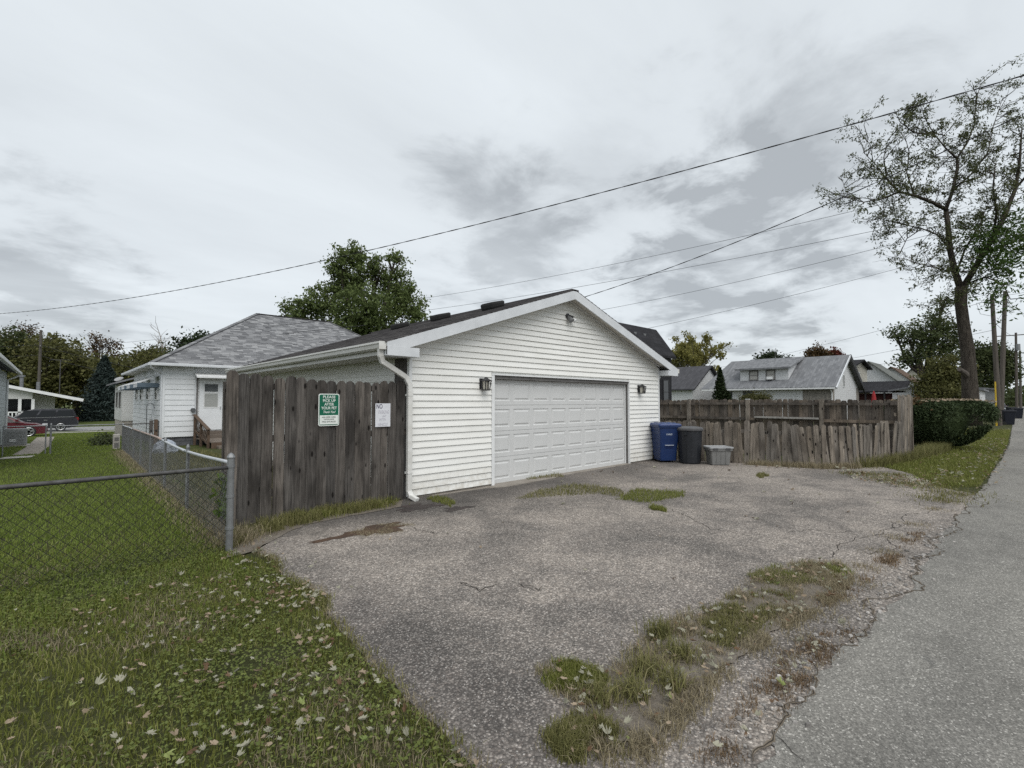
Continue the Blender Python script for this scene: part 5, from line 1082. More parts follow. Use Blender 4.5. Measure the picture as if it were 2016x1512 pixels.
# the full maple behind the white house
D = 46
tree('maple_tree', 'large full green tree rising behind the grey hip roof', base_at(715, D), [lobe(690, 545, 42, 55, D), lobe(665, 520, 22, 36, D, -1), lobe(640, 600, 45, 40, D, -1), lobe(590, 615, 40, 28, D, -2), lobe(720, 610, 60, 50, D, -3), lobe(775, 570, 38, 48, D, 1), lobe(778, 510, 18, 24, D), lobe(800, 600, 36, 40, D), lobe(815, 635, 28, 30, D, -1), lobe(700, 660, 70, 36, D, -2), lobe(742, 530, 24, 30, D), lobe(560, 625, 18, 16, D), lobe(700, 500, 22, 22, D), lobe(770, 660, 40, 30, D, -2)],
     .45, 'leaf_maple', 900, 34, .27, .26, seed=11)
# woods across the street
woods = [(15, 690, 60, 55, 92, 'leaf_woods', 'dark broad tree at the picture edge of the woods'), (90, 700, 55, 52, 88, 'leaf_woods_olive', 'olive tree behind the tall street pole'), (40, 655, 40, 28, 98, 'leaf_rust', 'thin rusty topped tree above the dark woods'), (150, 715, 55, 50, 90, 'leaf_woods_olive', 'olive tree rising behind the spruce'), (195, 672, 40, 30, 97, 'leaf_rust', 'sparse brown topped tree above the spruce'),
         (235, 725, 50, 45, 86, 'leaf_woods_olive', 'round olive tree between the spruce and the white house'), (290, 715, 40, 38, 94, 'leaf_woods_olive', 'yellowish tree above the white house gutter'), (330, 705, 30, 30, 98, 'leaf_woods', 'brown green tree behind the corner of the hip roof'), (385, 672, 42, 28, 90, 'leaf_thuja', 'dark bushy tree touching the slope of the hip roof'), (-40, 690, 55, 55, 88, 'leaf_woods', 'dark tree reaching in at the picture edge')]
for i, (px, py, rx, rz, d_, lf, lab) in enumerate(woods):
    rr = np.random.default_rng(i + 40); ls = [lobe(px + rr.normal() * rx * .45, py + rr.normal() * rz * .3, rx * .5, rz * .45, d_, rr.normal() * 2) for _ in range(7)] + [lobe(px, py + 45, rx * .9, 45, d_)]
    thin = lf == 'leaf_rust'; tree('woods_tree', lab, base_at(px, d_), ls, .35, lf, 70 if thin else 250, 26, .75, .55 if not thin else .42, 'trees across the street', seed=50 + i)
rr = np.random.default_rng(5); C = []
for k in range(420): C.append(np.array(W(rr.uniform(-80, 420), rr.uniform(725, 800), rr.uniform(96, 106))) + rr.normal(size=(26, 3)) * 1.0)
tag(npobj('woods', *leafquads(np.vstack(C), .75), 'leaf_woods'), 'dark mass of woods beyond the street', 'woods', kind='stuff')
def spruce(px, py_top, py_bot, half, dist, lab, leaf, name='spruce_tree', n=9000, layers=16, size=.4, drop=.35):
    rr = np.random.default_rng(int(px)); b = W(px, py_bot, dist); t = W(px, py_top, dist); k = dist / FPX; H = t.z - b.z; r = thing(name, lab, 'tree', (b.x, b.y, gz(b.x, b.y)))
    MB().tube([(b.x, b.y, gz(b.x, b.y) - .2), (b.x, b.y, t.z - .1)], [.02 * H + .05, .02], 7).build('trunk', 'bark', r); h = rr.random(n) ** 1.5; lay = (np.floor(h * layers) + rr.random(n) ** 2 * .8) / layers
    ang = rr.random(n) * 6.283; bump = 1 + .22 * np.sin(ang * 5 + np.floor(h * layers) * 2.4) + .12 * rr.normal(size=n); rad = half * k * (1 - h) ** .85 * bump * rr.random(n) ** .4 + .03
    C = np.c_[b.x + np.cos(ang) * rad, b.y + np.sin(ang) * rad, b.z + h * H - drop * rad * .5 + (lay - h) * .3]; npobj('crown', *leafquads(C, size, .3, .35, .3), leaf, r)
spruce(203, 700, 822, 44, 60, 'blue grey spruce standing on the lawn across the street', 'needle_spruce')
spruce(1419, 724, 812, 19, 38, 'narrow pointed dark evergreen behind the yard fence', 'leaf_thuja', 'arborvitae', 7000, 40, .16, .1)
spruce(1434, 770, 812, 14, 37.5, 'small dark evergreen at the foot of the pointed one', 'leaf_thuja', 'arborvitae', 3000, 20, .16, .1)
def bare_tree(px, py, dist, hpx, wpx, lab, leaf=None, nleaf=0, bark='twig_pale', seed=3, size=.3, th=1.0):
    rr = random.Random(seed); k = dist / FPX; b = base_at(px, dist); r = thing('bare_tree' if not nleaf else 'thin_tree', lab, 'tree', b); mb = MB(); ends = []
    top = W(px, py, dist).z; H = top - b[2]
    def grow(p, d, L, rad, lev):
        n = 3; pts = [p]; q = p
        for i in range(n): q = q + d * (L / n); d = (d + Vector((rr.gauss(0, .10), rr.gauss(0, .10), rr.gauss(.03, .05)))).normalized(); pts.append(q)
        mb.tube(pts, [rad * (1 - .45 * i / n) for i in range(n + 1)], 5 if lev > 1 else 7, False)
        if lev >= 4: ends.append((pts[1], pts[-1])); return
        for c in range(rr.choice((2, 3, 3)) if lev else 5):
            s = pts[rr.choice((1, 2, 3, 3))] if lev else pts[rr.choice((2, 3))]; a = Vector((rr.gauss(0, 1), rr.gauss(0, 1), 0)); a = a.normalized() if a.length > .1 else Vector((1, 0, 0)); nd = (d + a * rr.uniform(.35, .75) * (wpx / 50)).normalized(); grow(s, nd, L * rr.uniform(.55, .78), rad * .55, lev + 1)
    grow(Vector(b) - Vector((0, 0, .2)), Vector((0, 0, 1)), H * .44, H * .018 * th, 0); mb.build('trunk', bark, r)
    if nleaf:
        C = []
        for _ in range(nleaf): a, e = rr.choice(ends); p = a.lerp(e, rr.random() ** .5); C.append((p.x + rr.gauss(0, .22), p.y + rr.gauss(0, .22), p.z + rr.gauss(0, .22)))
        npobj('crown', *leafquads(np.array(C), size), leaf, r)
bare_tree(318, 632, 96, 0, 62, 'pale leafless tree behind the hip roof slope', seed=5)
bare_tree(1722, 720, 120, 0, 50, 'far pale leafless tree above the brown roofs', seed=8)
bare_tree(1392, 655, 62, 0, 55, 'thin yellow green tree with pale branches behind the yard fence', 'leaf_yellow', 7000, 'pole_wood', 12, .30, 1.1)
bare_tree(1362, 668, 66, 0, 55, 'smaller yellow leaved tree beside the black house', 'leaf_yellow', 3600, 'pole_wood', 21, .32, .9)
D = 62
tree('green_tree', 'low green tree filling the gap beside the black house', base_at(1350, D), [lobe(1350, 755, 22, 30, D), lobe(1380, 770, 22, 25, D), lobe(1335, 735, 14, 25, D), lobe(1395, 745, 16, 20, D)], .2, 'leaf_shrub', 150, 24, .5, .34, seed=71)
tree('yard_shrub', 'rounded olive shrub before the white dormer house', base_at(1488, 39), [lobe(1488, 786, 26, 14, 39), lobe(1470, 790, 16, 12, 39), lobe(1505, 790, 16, 12, 39)], .05, 'leaf_shrub', 160, 26, .2, .13, cat='shrub', seed=72)
D = 78
tree('evergreen_tree', 'dark spreading evergreen behind the dormer roof', base_at(1525, D), [lobe(1505, 708, 20, 9, D), lobe(1540, 712, 26, 8, D), lobe(1520, 700, 16, 6, D), lobe(1555, 716, 14, 6, D), lobe(1525, 740, 25, 20, D)], .3, 'leaf_thuja', 260, 26, .38, .36, seed=73)
tree('red_maple', 'rust red autumn tree behind the dormer house ridge', base_at(1610, D), [lobe(1608, 698, 14, 20, D), lobe(1595, 706, 12, 12, D), lobe(1622, 704, 14, 16, D), lobe(1610, 740, 24, 22, D)], .3, 'leaf_rust', 220, 26, .36, .36, seed=74)
tree('red_maple', 'deeper red autumn tree beside the rust red one', base_at(1643, D), [lobe(1642, 696, 11, 16, D), lobe(1650, 708, 12, 12, D), lobe(1635, 712, 10, 10, D), lobe(1645, 740, 16, 22, D)], .25, 'leaf_red', 170, 26, .34, .36, seed=75)
# trees behind the yew hedge
D = 52
tree('spreading_tree', 'open crowned tree leaning over the roofs beyond the fence', base_at(1822, D), [lobe(1822, 655, 34, 26, D), lobe(1790, 668, 26, 18, D), lobe(1762, 655, 20, 14, D), lobe(1858, 650, 30, 26, D), lobe(1800, 700, 32, 18, D), lobe(1835, 690, 36, 20, D), lobe(1780, 710, 18, 14, D), lobe(1870, 680, 24, 30, D), lobe(1840, 625, 20, 12, D), lobe(1855, 598, 22, 14, D, 2)], .35, 'leaf_mid', 300, 24, .36, .27, seed=76)
tree('dense_tree', 'dense dark green tree behind the big trunk', base_at(1865, 46), [lobe(1860, 722, 34, 22, 46), lobe(1838, 748, 30, 24, 46), lobe(1880, 745, 26, 28, 46), lobe(1850, 775, 60, 22, 46)], .3, 'leaf_woods_olive', 460, 26, .36, .24, seed=77)
spruce(1836, 700, 812, 26, 50, 'dark conifer at the foot of the spreading tree', 'leaf_thuja', 'conifer_tree', 6000, 18, .26)
tree('alley_tree', 'dark tree behind the utility poles', base_at(1960, 74), [lobe(1950, 705, 34, 28, 74), lobe(1975, 715, 26, 26, 74), lobe(1925, 700, 22, 24, 74), lobe(1985, 735, 20, 20, 74), lobe(1955, 745, 36, 22, 74)], .35, 'leaf_woods', 300, 26, .5, .4, seed=78)
tree('far_tree', 'low far trees past the brown roofs', base_at(1770, 110), [lobe(1765, 755, 24, 14, 110), lobe(1795, 760, 24, 18, 110), lobe(1745, 765, 14, 10, 110)], .3, 'leaf_woods', 150, 26, .8, .6, seed=79)
def horizon_trees():
    rr = np.random.default_rng(9); C = []
    for k in range(700):
        px = rr.choice([rr.uniform(1300, 1480), rr.uniform(1690, 2040), rr.uniform(420, 1300)]); C.append(np.array(W(px, rr.uniform(772, 795), rr.uniform(150, 180))) + rr.normal(size=(22, 3)) * 1.6)
    tag(npobj('treeline', *leafquads(np.vstack(C), 1.3), 'leaf_woods'), 'low far treeline along the horizon', 'treeline', kind='stuff')
horizon_trees()
# the big open tree by the alley
def hero_tree():
    rr = random.Random(77); D = 22.0; b = base_at(1908, D); r = thing('locust_tree', 'tall open tree with thin foliage and leaning trunk above the yew hedge', 'tree', b); Q = lambda px, py, dd=0.: W(px, py, D + dd)
    mb = MB(); tips = []; low = []
    trunk = [Q(1914, 838), Q(1911, 790), Q(1908, 740), Q(1905, 690), Q(1897, 640), Q(1892, 600), Q(1892, 565)]; tr = [.36, .31, .275, .25, .225, .215, .23]; mb.tube(trunk, tr, 14)
    limbs = [([(1892, 570), (1880, 535), (1870, 490), (1866, 440), (1862, 412)], [.27, .22, .20, .18, .17], 0),
             ([(1862, 412), (1835, 398), (1800, 385), (1770, 378), (1745, 352), (1725, 325)], [.15, .13, .11, .09, .06, .03], -.6), ([(1770, 378), (1735, 392), (1700, 398), (1668, 388)], [.08, .06, .04, .02], -1.0), ([(1745, 352), (1740, 310), (1748, 275)], [.05, .035, .02], -.9),
             ([(1862, 412), (1876, 375), (1885, 330), (1884, 312)], [.15, .12, .11, .10], .4), ([(1884, 312), (1862, 292), (1840, 265), (1822, 235), (1812, 205)], [.08, .06, .04, .03, .015], .2), ([(1840, 265), (1800, 262), (1772, 240), (1760, 215)], [.05, .04, .03, .015], -.6), ([(1800, 385), (1785, 340), (1790, 300), (1782, 270)], [.06, .05, .035, .015], .7), ([(1725, 325), (1700, 300), (1712, 265)], [.03, .025, .012], -.4), ([(1700, 398), (1665, 375), (1655, 345)], [.03, .02, .01], .4), ([(1815, 450), (1770, 440), (1730, 430), (1700, 440)], [.05, .035, .025, .012], -.3), ([(1884, 312), (1905, 280), (1918, 245), (1922, 200), (1930, 165)], [.09, .07, .05, .035, .015], .8),
             ([(1876, 375), (1910, 345), (1945, 300), (1955, 250), (1975, 190)], [.08, .06, .05, .035, .015], 1.5), ([(1896, 565), (1915, 535), (1935, 500), (1955, 470), (1978, 425), (2000, 370), (2008, 310), (2012, 250)], [.24, .22, .2, .18, .16, .13, .09, .04], -.5),
             ([(1955, 470), (1962, 420), (1955, 370), (1960, 320)], [.1, .08, .06, .03], -1.5), ([(2000, 370), (2035, 330), (2060, 270), (2075, 210)], [.1, .08, .05, .02], -1), ([(1935, 500), (1985, 480), (2040, 450), (2090, 430)], [.12, .09, .07, .03], 1), ([(1870, 490), (1845, 462), (1815, 450), (1785, 470), (1772, 500)], [.07, .06, .05, .035, .015], .5),
             ([(1882, 540), (1900, 490), (1930, 440), (1945, 400)], [.09, .07, .05, .02], 1.2), ([(1893, 600), (1865, 585), (1845, 600)], [.03, .02, .01], -.8), ([(1900, 560), (1940, 545), (1975, 560), (1990, 590)], [.08, .06, .04, .015], -1.6), ([(1880, 535), (1850, 530), (1815, 520), (1790, 515)], [.06, .045, .03, .012], -1.2)]
    for pts, rad, dd in limbs:
        P = [Q(x, y, dd * (i / max(1, len(pts) - 1)) + (0 if i == 0 else rr.uniform(-.25, .25))) for i, (x, y) in enumerate(pts)]; rad = [q * .55 for q in rad]; mb.tube(P, rad, 8)
        for i in range(1, len(P)):
            seg = P[i] - P[i - 1]; n = max(1, int(seg.length / .22))
            for k in range(n):
                if rad[i] > .17: continue
                s = P[i - 1] + seg * ((k + rr.random()) / n); a = Vector((rr.gauss(0, 1), rr.gauss(0, 1), rr.gauss(.25, .7))).normalized(); d = (seg.normalized() * .5 + a).normalized(); L = rr.uniform(.45, 1.25); e = s + d * L; m = s.lerp(e, .5) + Vector((rr.gauss(0, .08), rr.gauss(0, .08), rr.gauss(.04, .06))); mb.tube([s, m, e], [.022, .014, .006], 4, False)
                for q in range(4):
                    s2 = s.lerp(e, rr.uniform(.35, 1)); d2 = (d + Vector((rr.gauss(0, .8), rr.gauss(0, .8), rr.gauss(0, .5)))).normalized(); e2 = s2 + d2 * rr.uniform(.3, .95); mb.tube([s2, e2], [.010, .004], 3, False); (low if P[i].z < Q(0, 440).z and P[i].dot(RH) > Q(1893, 0).dot(RH) else tips).append((s2, e2))
    mb.build('trunk', 'bark', r, smooth=True)
    MB().tube([Q(1906, 742), Q(1897, 733, -.2), Q(1889, 727, -.35)], [.15, .12, .09], 9).build('limb_stub', 'pole_wood', r)
    def leaves(tw, per, sp, dens):
        C = []
        for (a, e) in tw:
            if rr.random() > dens: continue
            for _ in range(int(per * rr.uniform(.4, 1.4))): p = a.lerp(e, rr.random() ** .6 * 1.1); C.append((p.x + rr.gauss(0, sp), p.y + rr.gauss(0, sp), p.z + rr.gauss(-.03, sp)))
        return np.array(C)
    npobj('crown', *leafquads(leaves(tips, 25, .085, .72), .135, 0, .32, .3), 'leaf_hero', r); C = leaves(low, 18, .13, .85); npobj('crown', *leafquads(C, .17, 0, .36, .35), 'leaf_hero_low', r)
    C = np.vstack([np.array(Q(px, py, -.6)) + RG.normal(size=(200, 3)) * .38 for px, py in ((1935, 500), (1960, 520), (1990, 505), (1955, 480), (2010, 490), (1978, 525), (1985, 455), (2000, 430), (1965, 575), (1920, 470))]); npobj('crown', *leafquads(C, .2, .2, .3, .4), 'leaf_hero_low', r)
hero_tree()
def hedge():
    x, y = 22.45, 2.1; r = thing('yew_hedge', 'clipped dark yew hedge with brown leaves caught on top', 'hedge', (x, y, 0)); n = 42000; rr = np.random.default_rng(4)
    u = rr.normal(size=(n, 3)); u /= np.linalg.norm(u, axis=1)[:, None]; p = np.sign(u) * np.abs(u) ** .5; q = (.90 + .12 * rr.random(n))[:, None] + .03 * rr.normal(size=(n, 1)); p = p * q
    z = .92 + p[:, 2] * .78; tap = .55 + .45 * np.clip((z - .1) / .9, 0, 1); lx, ly = p[:, 0] * 1.38 * tap, p[:, 1] * 1.25 * tap; C = np.c_[x + lx * RH.x + ly * FH.x, y + lx * RH.y + ly * FH.y, z]
    npobj('foliage', *leafquads(C, .085, 0, .35), 'leaf_yew', r); rings = []
    for zz, k in ((.15, .25), (.5, .58), (1.0, .78), (1.5, .78), (1.6, .6)): rings.append([(x + (RH.x * 1.3 * math.cos(a) + FH.x * 1.15 * math.sin(a)) * k, y + (RH.y * 1.3 * math.cos(a) + FH.y * 1.15 * math.sin(a)) * k, zz) for a in np.linspace(0, 6.283, 17)[:-1]])
    MB().loft(rings).build('core', 'leaf_yew', r)
    for k in range(5): a = k * 1.3; MB().tube([(x + .1 * math.cos(a), y + .1 * math.sin(a), -.1), (x + .4 * math.cos(a), y + .4 * math.sin(a), .6)], [.05, .03], 6).build('stem', 'bark', r)
    m = 500; lx, ly = rr.uniform(-1.2, 1.2, m), rr.uniform(-1.1, 1.1, m); C = np.c_[x + lx * RH.x + ly * FH.x, y + lx * RH.y + ly * FH.y, 1.70 + .05 * rr.random(m) - .09 * (lx / 1.3) ** 2]; o = npobj('caught_leaves', *leafquads(C, .10, .7, .7), 'litter_tan', r); tag(o, None, kind='stuff')
    m = 120; lx = rr.normal(-1.15, .18, m); ly = rr.normal(-.5, .3, m); C = np.c_[x + lx * RH.x + ly * FH.x, y + lx * RH.y + ly * FH.y, 1.62 + .09 * rr.normal(size=m)]; tag(npobj('caught_leaves', *leafquads(C, .10, .3, .7), 'leaf_rust', r), None, kind='stuff')
hedge()

# ------------------------------------------------------------------ utility poles and overhead cables
def pole(name, lab, b, t, rad, mat, arms=(), guard=False, can=False):
    b, t = Vector(b), Vector(t); r = thing(name, lab, 'pole', b); MB().tube([b - Vector((0, 0, .2)), b.lerp(t, .5), t], [rad * 1.15, rad, rad * .82], 10).build('shaft', mat, r)
    for z, w in arms:
        c = b.lerp(t, z); a = MB().bar(c - Vector((0, w, 0)), c + Vector((0, w, 0)), .11, .12).build('cross_arm', mat, r)
        for k in (-1, -.5, .5, 1): q = c + Vector((0, k * w * .92, .06)); MB().tube([q, q + Vector((0, 0, .12)), q + Vector((0, 0, .2))], [.03, .06, .03], 6).build('insulator', 'galvanised', a)
    if guard: MB().tube([b + Vector((-.16, .14, 0)), b + Vector((-.14, .12, 3.0))], .05, 8).build('guy_guard', 'yellow_guard', r)
    if can: c = b.lerp(t, .82); MB().tube([c + Vector((-.3, -.2, -.5)), c + Vector((-.3, -.2, .4))], .25, 10).build('transformer', 'galvanised', r)
    for k in range(3): c = b.lerp(t, .93 - k * .06); MB().tube([c + Vector((-rad - .02, 0, 0)), c + Vector((-rad - .14, -.08, .02))], .03, 6).build('bracket', 'black_metal', r)
    return r
pole('utility_pole', 'wooden utility pole with a yellow guy guard beside the alley', (*W(1966, 790, 32.9).xy, 0), W(1953, 581, 32.9), .135, 'pole_wood', guard=True)
pole('utility_pole', 'leaning wooden utility pole just behind the yellow guarded one', (*W(1968, 790, 37).xy, 0), W(1979, 573, 37), .15, 'pole_wood')
pole('utility_pole', 'far utility pole with cross arm and transformer along the alley', (*W(2001, 790, 70).xy, 0), W(2000, 655, 70), .16, 'pole_wood', arms=((.97, 2.2),), can=True)
pole('utility_pole', 'farthest slim utility pole past the transformer pole', (*W(2009, 790, 95).xy, 0), W(2008, 690, 95), .2, 'pole_far', arms=((.96, 1.4),))
b = base_at(75, 78); pole('street_pole', 'tall dark utility pole standing above the porch house', b, W(81, 650, 78), .2, 'pole_far', arms=((.80, 0.0001 + 1.0),))
def cable(lab, a, b, sag, rad, twist=False, group=None):
    a, b = Vector(a), Vector(b); n = 60; pts = [a.lerp(b, k / n) - Vector((0, 0, sag * 4 * (k / n) * (1 - k / n))) for k in range(n + 1)]
    if twist:
        r = thing('overhead_cable', lab, 'cable', a); n = 400; L = (b - a).length; side = (b - a).cross(Vector((0, 0, 1))).normalized(); P = lambda t: a.lerp(b, t) - Vector((0, 0, sag * 4 * t * (1 - t)))
        for ph in (0, math.pi): MB().tube([P(k / n) + (side * math.cos(k / n * L * 4.2 + ph) + Vector((0, 0, 1)) * math.sin(k / n * L * 4.2 + ph)) * rad * .8 for k in range(n + 1)], rad * .85, 5).build('strand', 'cable', r)
    else: tag(MB().tube(pts, rad, 5).build('overhead_cable', 'cable'), lab, 'cable')
cable('thick twisted cable sweeping across the whole sky', W(-160, 622, 44), W(2200, 95, 12), 1.9, .013, True)
cable('twisted service cable falling behind the garage roof', W(1100, 600, 26), W(2250, 110, 13), .55, .012, True)
cable('thin cable from the maple tree towards the big tree, upper one', W(760, 598, 62), W(2150, 300, 30), .9, .016)
cable('thin cable just below the upper one beside the maple tree', W(700, 628, 62), W(2100, 375, 30), .8, .016)
cable('thin cable rising from behind the garage gable', W(1100, 625, 55), W(2080, 395, 34), .6, .016)
cable('thin cable leaving the black house roof towards the poles', W(1240, 654, 40), W(2010, 462, 36), .3, .013)
cable('faint cable above the dormer house roof', W(1340, 735, 80), W(1953, 590, 33), .6, .012)
cable('faint lower cable above the dormer house roof', W(1420, 740, 80), W(1955, 650, 33), .5, .012)
cable('lowest faint cable behind the spreading tree', W(1560, 735, 90), W(1955, 680, 33), .4, .012)
cable('cable passing before the hip roof, upper one', W(78, 683, 78), W(640, 630, 23), .35, .011)
cable('cable passing before the hip roof, lower one', W(78, 692, 78), W(720, 640, 22.5), .35, .011)
for i, (y0, y1, d0, d1, x0, x1) in enumerate(((679, 676, 78, 80, 80, -120), (699, 698, 78, 80, 80, -120), (679, 735, 78, 70, 80, 330), (700, 745, 78, 70, 80, 300))):
    cable(('upper street wire running off the picture edge from the street pole', 'lower street wire running off the picture edge from the street pole', 'upper street wire running from the pole across the woods', 'lower street wire running from the pole across the woods')[i], W(x0, y0, d0), W(x1, y1, d1), .4, .025)
for i, (a, b) in enumerate(((W(1953, 583, 32.9), W(2060, 560, 60)), (W(1979, 590, 37), W(2100, 668, 60)), (W(1953, 630, 32.9), W(2000, 662, 70)))): cable(('wire from the guarded pole running along the alley', 'wire from the leaning pole falling along the alley', 'wire between the guarded pole and the transformer pole')[i], a, b, .3, .014)
pts = [W(1924 + 22 * math.sin(t), 620 - 22 * math.cos(t) * .9, 33) for t in np.linspace(-.9, 2.2, 9)]; tag(MB().tube([W(1952, 592, 33)] + [W(1922, 597, 33), W(1930, 618, 33), W(1950, 622, 33)], .012, 5).build('overhead_cable', 'cable'), 'slack cable loop hanging at the guarded pole', 'cable')

# ------------------------------------------------------------------ ground details
def strip(name, pts, w0, w1, z, mat, jag=.6, seed=0, label=None, parent=None, step=.035):
    rr = random.Random(seed); P = [tuple(p) for p in pts]; amp = .16 * jag
    while True:
        Lm = max(math.hypot(b[0] - a[0], b[1] - a[1]) for a, b in zip(P[:-1], P[1:]))
        if Lm < step * 1.6: break
        N_ = [P[0]]
        for a, b in zip(P[:-1], P[1:]):
            L = math.hypot(b[0] - a[0], b[1] - a[1])
            if L >= step * 1.6: o = rr.gauss(0, amp) * L; n = (-(b[1] - a[1]) / L, (b[0] - a[0]) / L); t = rr.uniform(.4, .6); N_.append((a[0] + (b[0] - a[0]) * t + n[0] * o, a[1] + (b[1] - a[1]) * t + n[1] * o))
            N_.append(b)
        P = N_
    Q = [0] * len(P)
    mb = MB(); L_, R_ = [], []
    for i, (x, y) in enumerate(P):
        x2, y2 = P[min(i + 1, len(P) - 1)]; x1, y1 = P[max(i - 1, 0)]; d = Vector((x2 - x1, y2 - y1)); d = d.normalized() if d.length else Vector((1, 0)); n = Vector((-d.y, d.x)); w = rr.uniform(w0, w1) * (.3 if i in (0, len(P) - 1) else 1); L_.append((x + n.x * (Q[i] + w / 2), y + n.y * (Q[i] + w / 2), z)); R_.append((x + n.x * (Q[i] - w / 2), y + n.y * (Q[i] - w / 2), z))
    for i in range(len(P) - 1): mb.face([R_[i], R_[i + 1], L_[i + 1], L_[i]])
    o = mb.build(name, mat, parent)
    if label: tag(o, label, kind='structure')
    return o
drive_o = bpy.data.objects['driveway']; alley_o = bpy.data.objects['alley']
Gs = lambda *p: [G(*q) for q in p]
cr = [((1484, 1508), (1504, 1478), (1524, 1453), (1537, 1433), (1585, 1388), (1607, 1352), (1605, 1302)), ((1622, 1284), (1675, 1277), (1706, 1257), (1726, 1221), (1766, 1176), (1801, 1146), (1811, 1115), (1842, 1082), (1827, 1069), (1882, 1052), (1890, 1031), (1907, 1014), (1900, 1006), (1927, 978), (1950, 955)),
      ((1524, 1453), (1560, 1490), (1590, 1512)), ((1882, 1050), (1930, 1056), (1998, 1064)), ((1537, 1433), (1500, 1420)), ((1706, 1257), (1660, 1245)), ((1766, 1176), (1720, 1165), (1690, 1175)), ((1811, 1115), (1770, 1105)), ((1700, 1090), (1740, 1080), (1772, 1065), (1768, 1045), (1735, 1040)), ((1800, 1160), (1880, 1170)), ((1870, 1010), (1850, 985), (1880, 968))]
for i, p in enumerate(cr): strip('crack', Gs(*p), .0015, .0055 if i < 3 else .003, .0225, 'crack_fill', .8, i + 20, parent=alley_o)
for i, p in enumerate(cr[:2]): strip('crack_dirt', Gs(*p), .004, .026, .0206, 'crack_dirt', .8, i + 20, parent=alley_o)
dcr = [((905, 1150), (925, 1158), (945, 1168), (952, 1166)), ((1020, 1152), (1040, 1160), (1056, 1167), (1066, 1163)), ((830, 1045), (862, 1053)), ((1290, 985), (1330, 1010), (1400, 1045), (1480, 1058)), ((1340, 978), (1500, 990), (1700, 985)), ((800, 1010), (880, 995), (970, 985)), ((900, 1150), (945, 1168), (955, 1160), (990, 1150)), ((1030, 1155), (1060, 1165), (1075, 1155)), ((815, 1040), (860, 1055)), ((930, 970), (1000, 960), (1060, 952)), ((1640, 1100), (1700, 1060), (1770, 1040), (1850, 1000)), ((1690, 1090), (1760, 1085), (1790, 1050), (1760, 1030)), ((1700, 1050), (1600, 1045), (1550, 1050))]
for i, p in enumerate(dcr): strip('crack', Gs(*p), .002, .010, .0165, 'crack_fill', .7, i + 60, parent=drive_o)
# crumbled edge with gravel fines between driveway and alley, dirt verge, stains
EDGE = Gs((1100, 1512), (1180, 1430), (1260, 1360), (1400, 1270), (1520, 1180), (1650, 1115), (1740, 1075), (1800, 1030), (1870, 985), (1900, 960), (1935, 965), (1890, 1010), (1850, 1060), (1790, 1110), (1700, 1190), (1620, 1290), (1520, 1390), (1440, 1470), (1400, 1512))
VERGE = Gs((1060, 1325), (1100, 1310), (1170, 1330), (1240, 1290), (1330, 1225), (1420, 1190), (1465, 1165), (1500, 1130), (1560, 1112), (1650, 1112), (1680, 1140), (1630, 1200), (1560, 1240), (1480, 1300), (1420, 1350), (1350, 1430), (1280, 1512), (1100, 1512), (1090, 1450), (1130, 1420), (1100, 1380))
VC = np.mean(VERGE, axis=0); sheet('dirt_verge', ragged([(VC[0] + (x - VC[0]) * .90, VC[1] + (y - VC[1]) * .82) for x, y in VERGE], .022, .07, 9), .0235, 'dirt', 'bare dirt under the weedy strip between driveway and alley')
CONC = Gs((500, 1088), (450, 1100), (445, 1060), (520, 1042), (700, 1005), (795, 985), (790, 1000), (700, 1016), (600, 1036), (548, 1060))
sheet('fence_soil', ragged(CONC, .02, .1, 12), .018, 'dirt', 'bare soil along the foot of the board fence')
def blotch(name, px, py, rx, ry, z, mat, seed, lab):
    rr = random.Random(seed); x, y = G(px, py); n = 40; o = 0; pts = []
    for k in range(n): a = 2 * math.pi * k / n; f = 1 + .25 * math.sin(3 * a + seed) + .18 * math.sin(7 * a + 2 * seed) + rr.uniform(-.13, .13); pts.append((x + rx * f * math.cos(a), y + ry * f * math.sin(a)))
    mb = MB(); mb.face([(a, b, z) for a, b in pts]); mb.build(name, mat, drive_o)
blotch('stain', 822, 1000, .34, .2, .0155, 'stain', 3, ''); blotch('stain', 735, 1046, .42, .2, .0152, 'rust_stain', 5, ''); blotch('stain', 655, 1062, .32, .05, .0150, 'rust_stain', 8, ''); blotch('stain', 900, 1003, .25, .12, .0150, 'stain', 9, '')

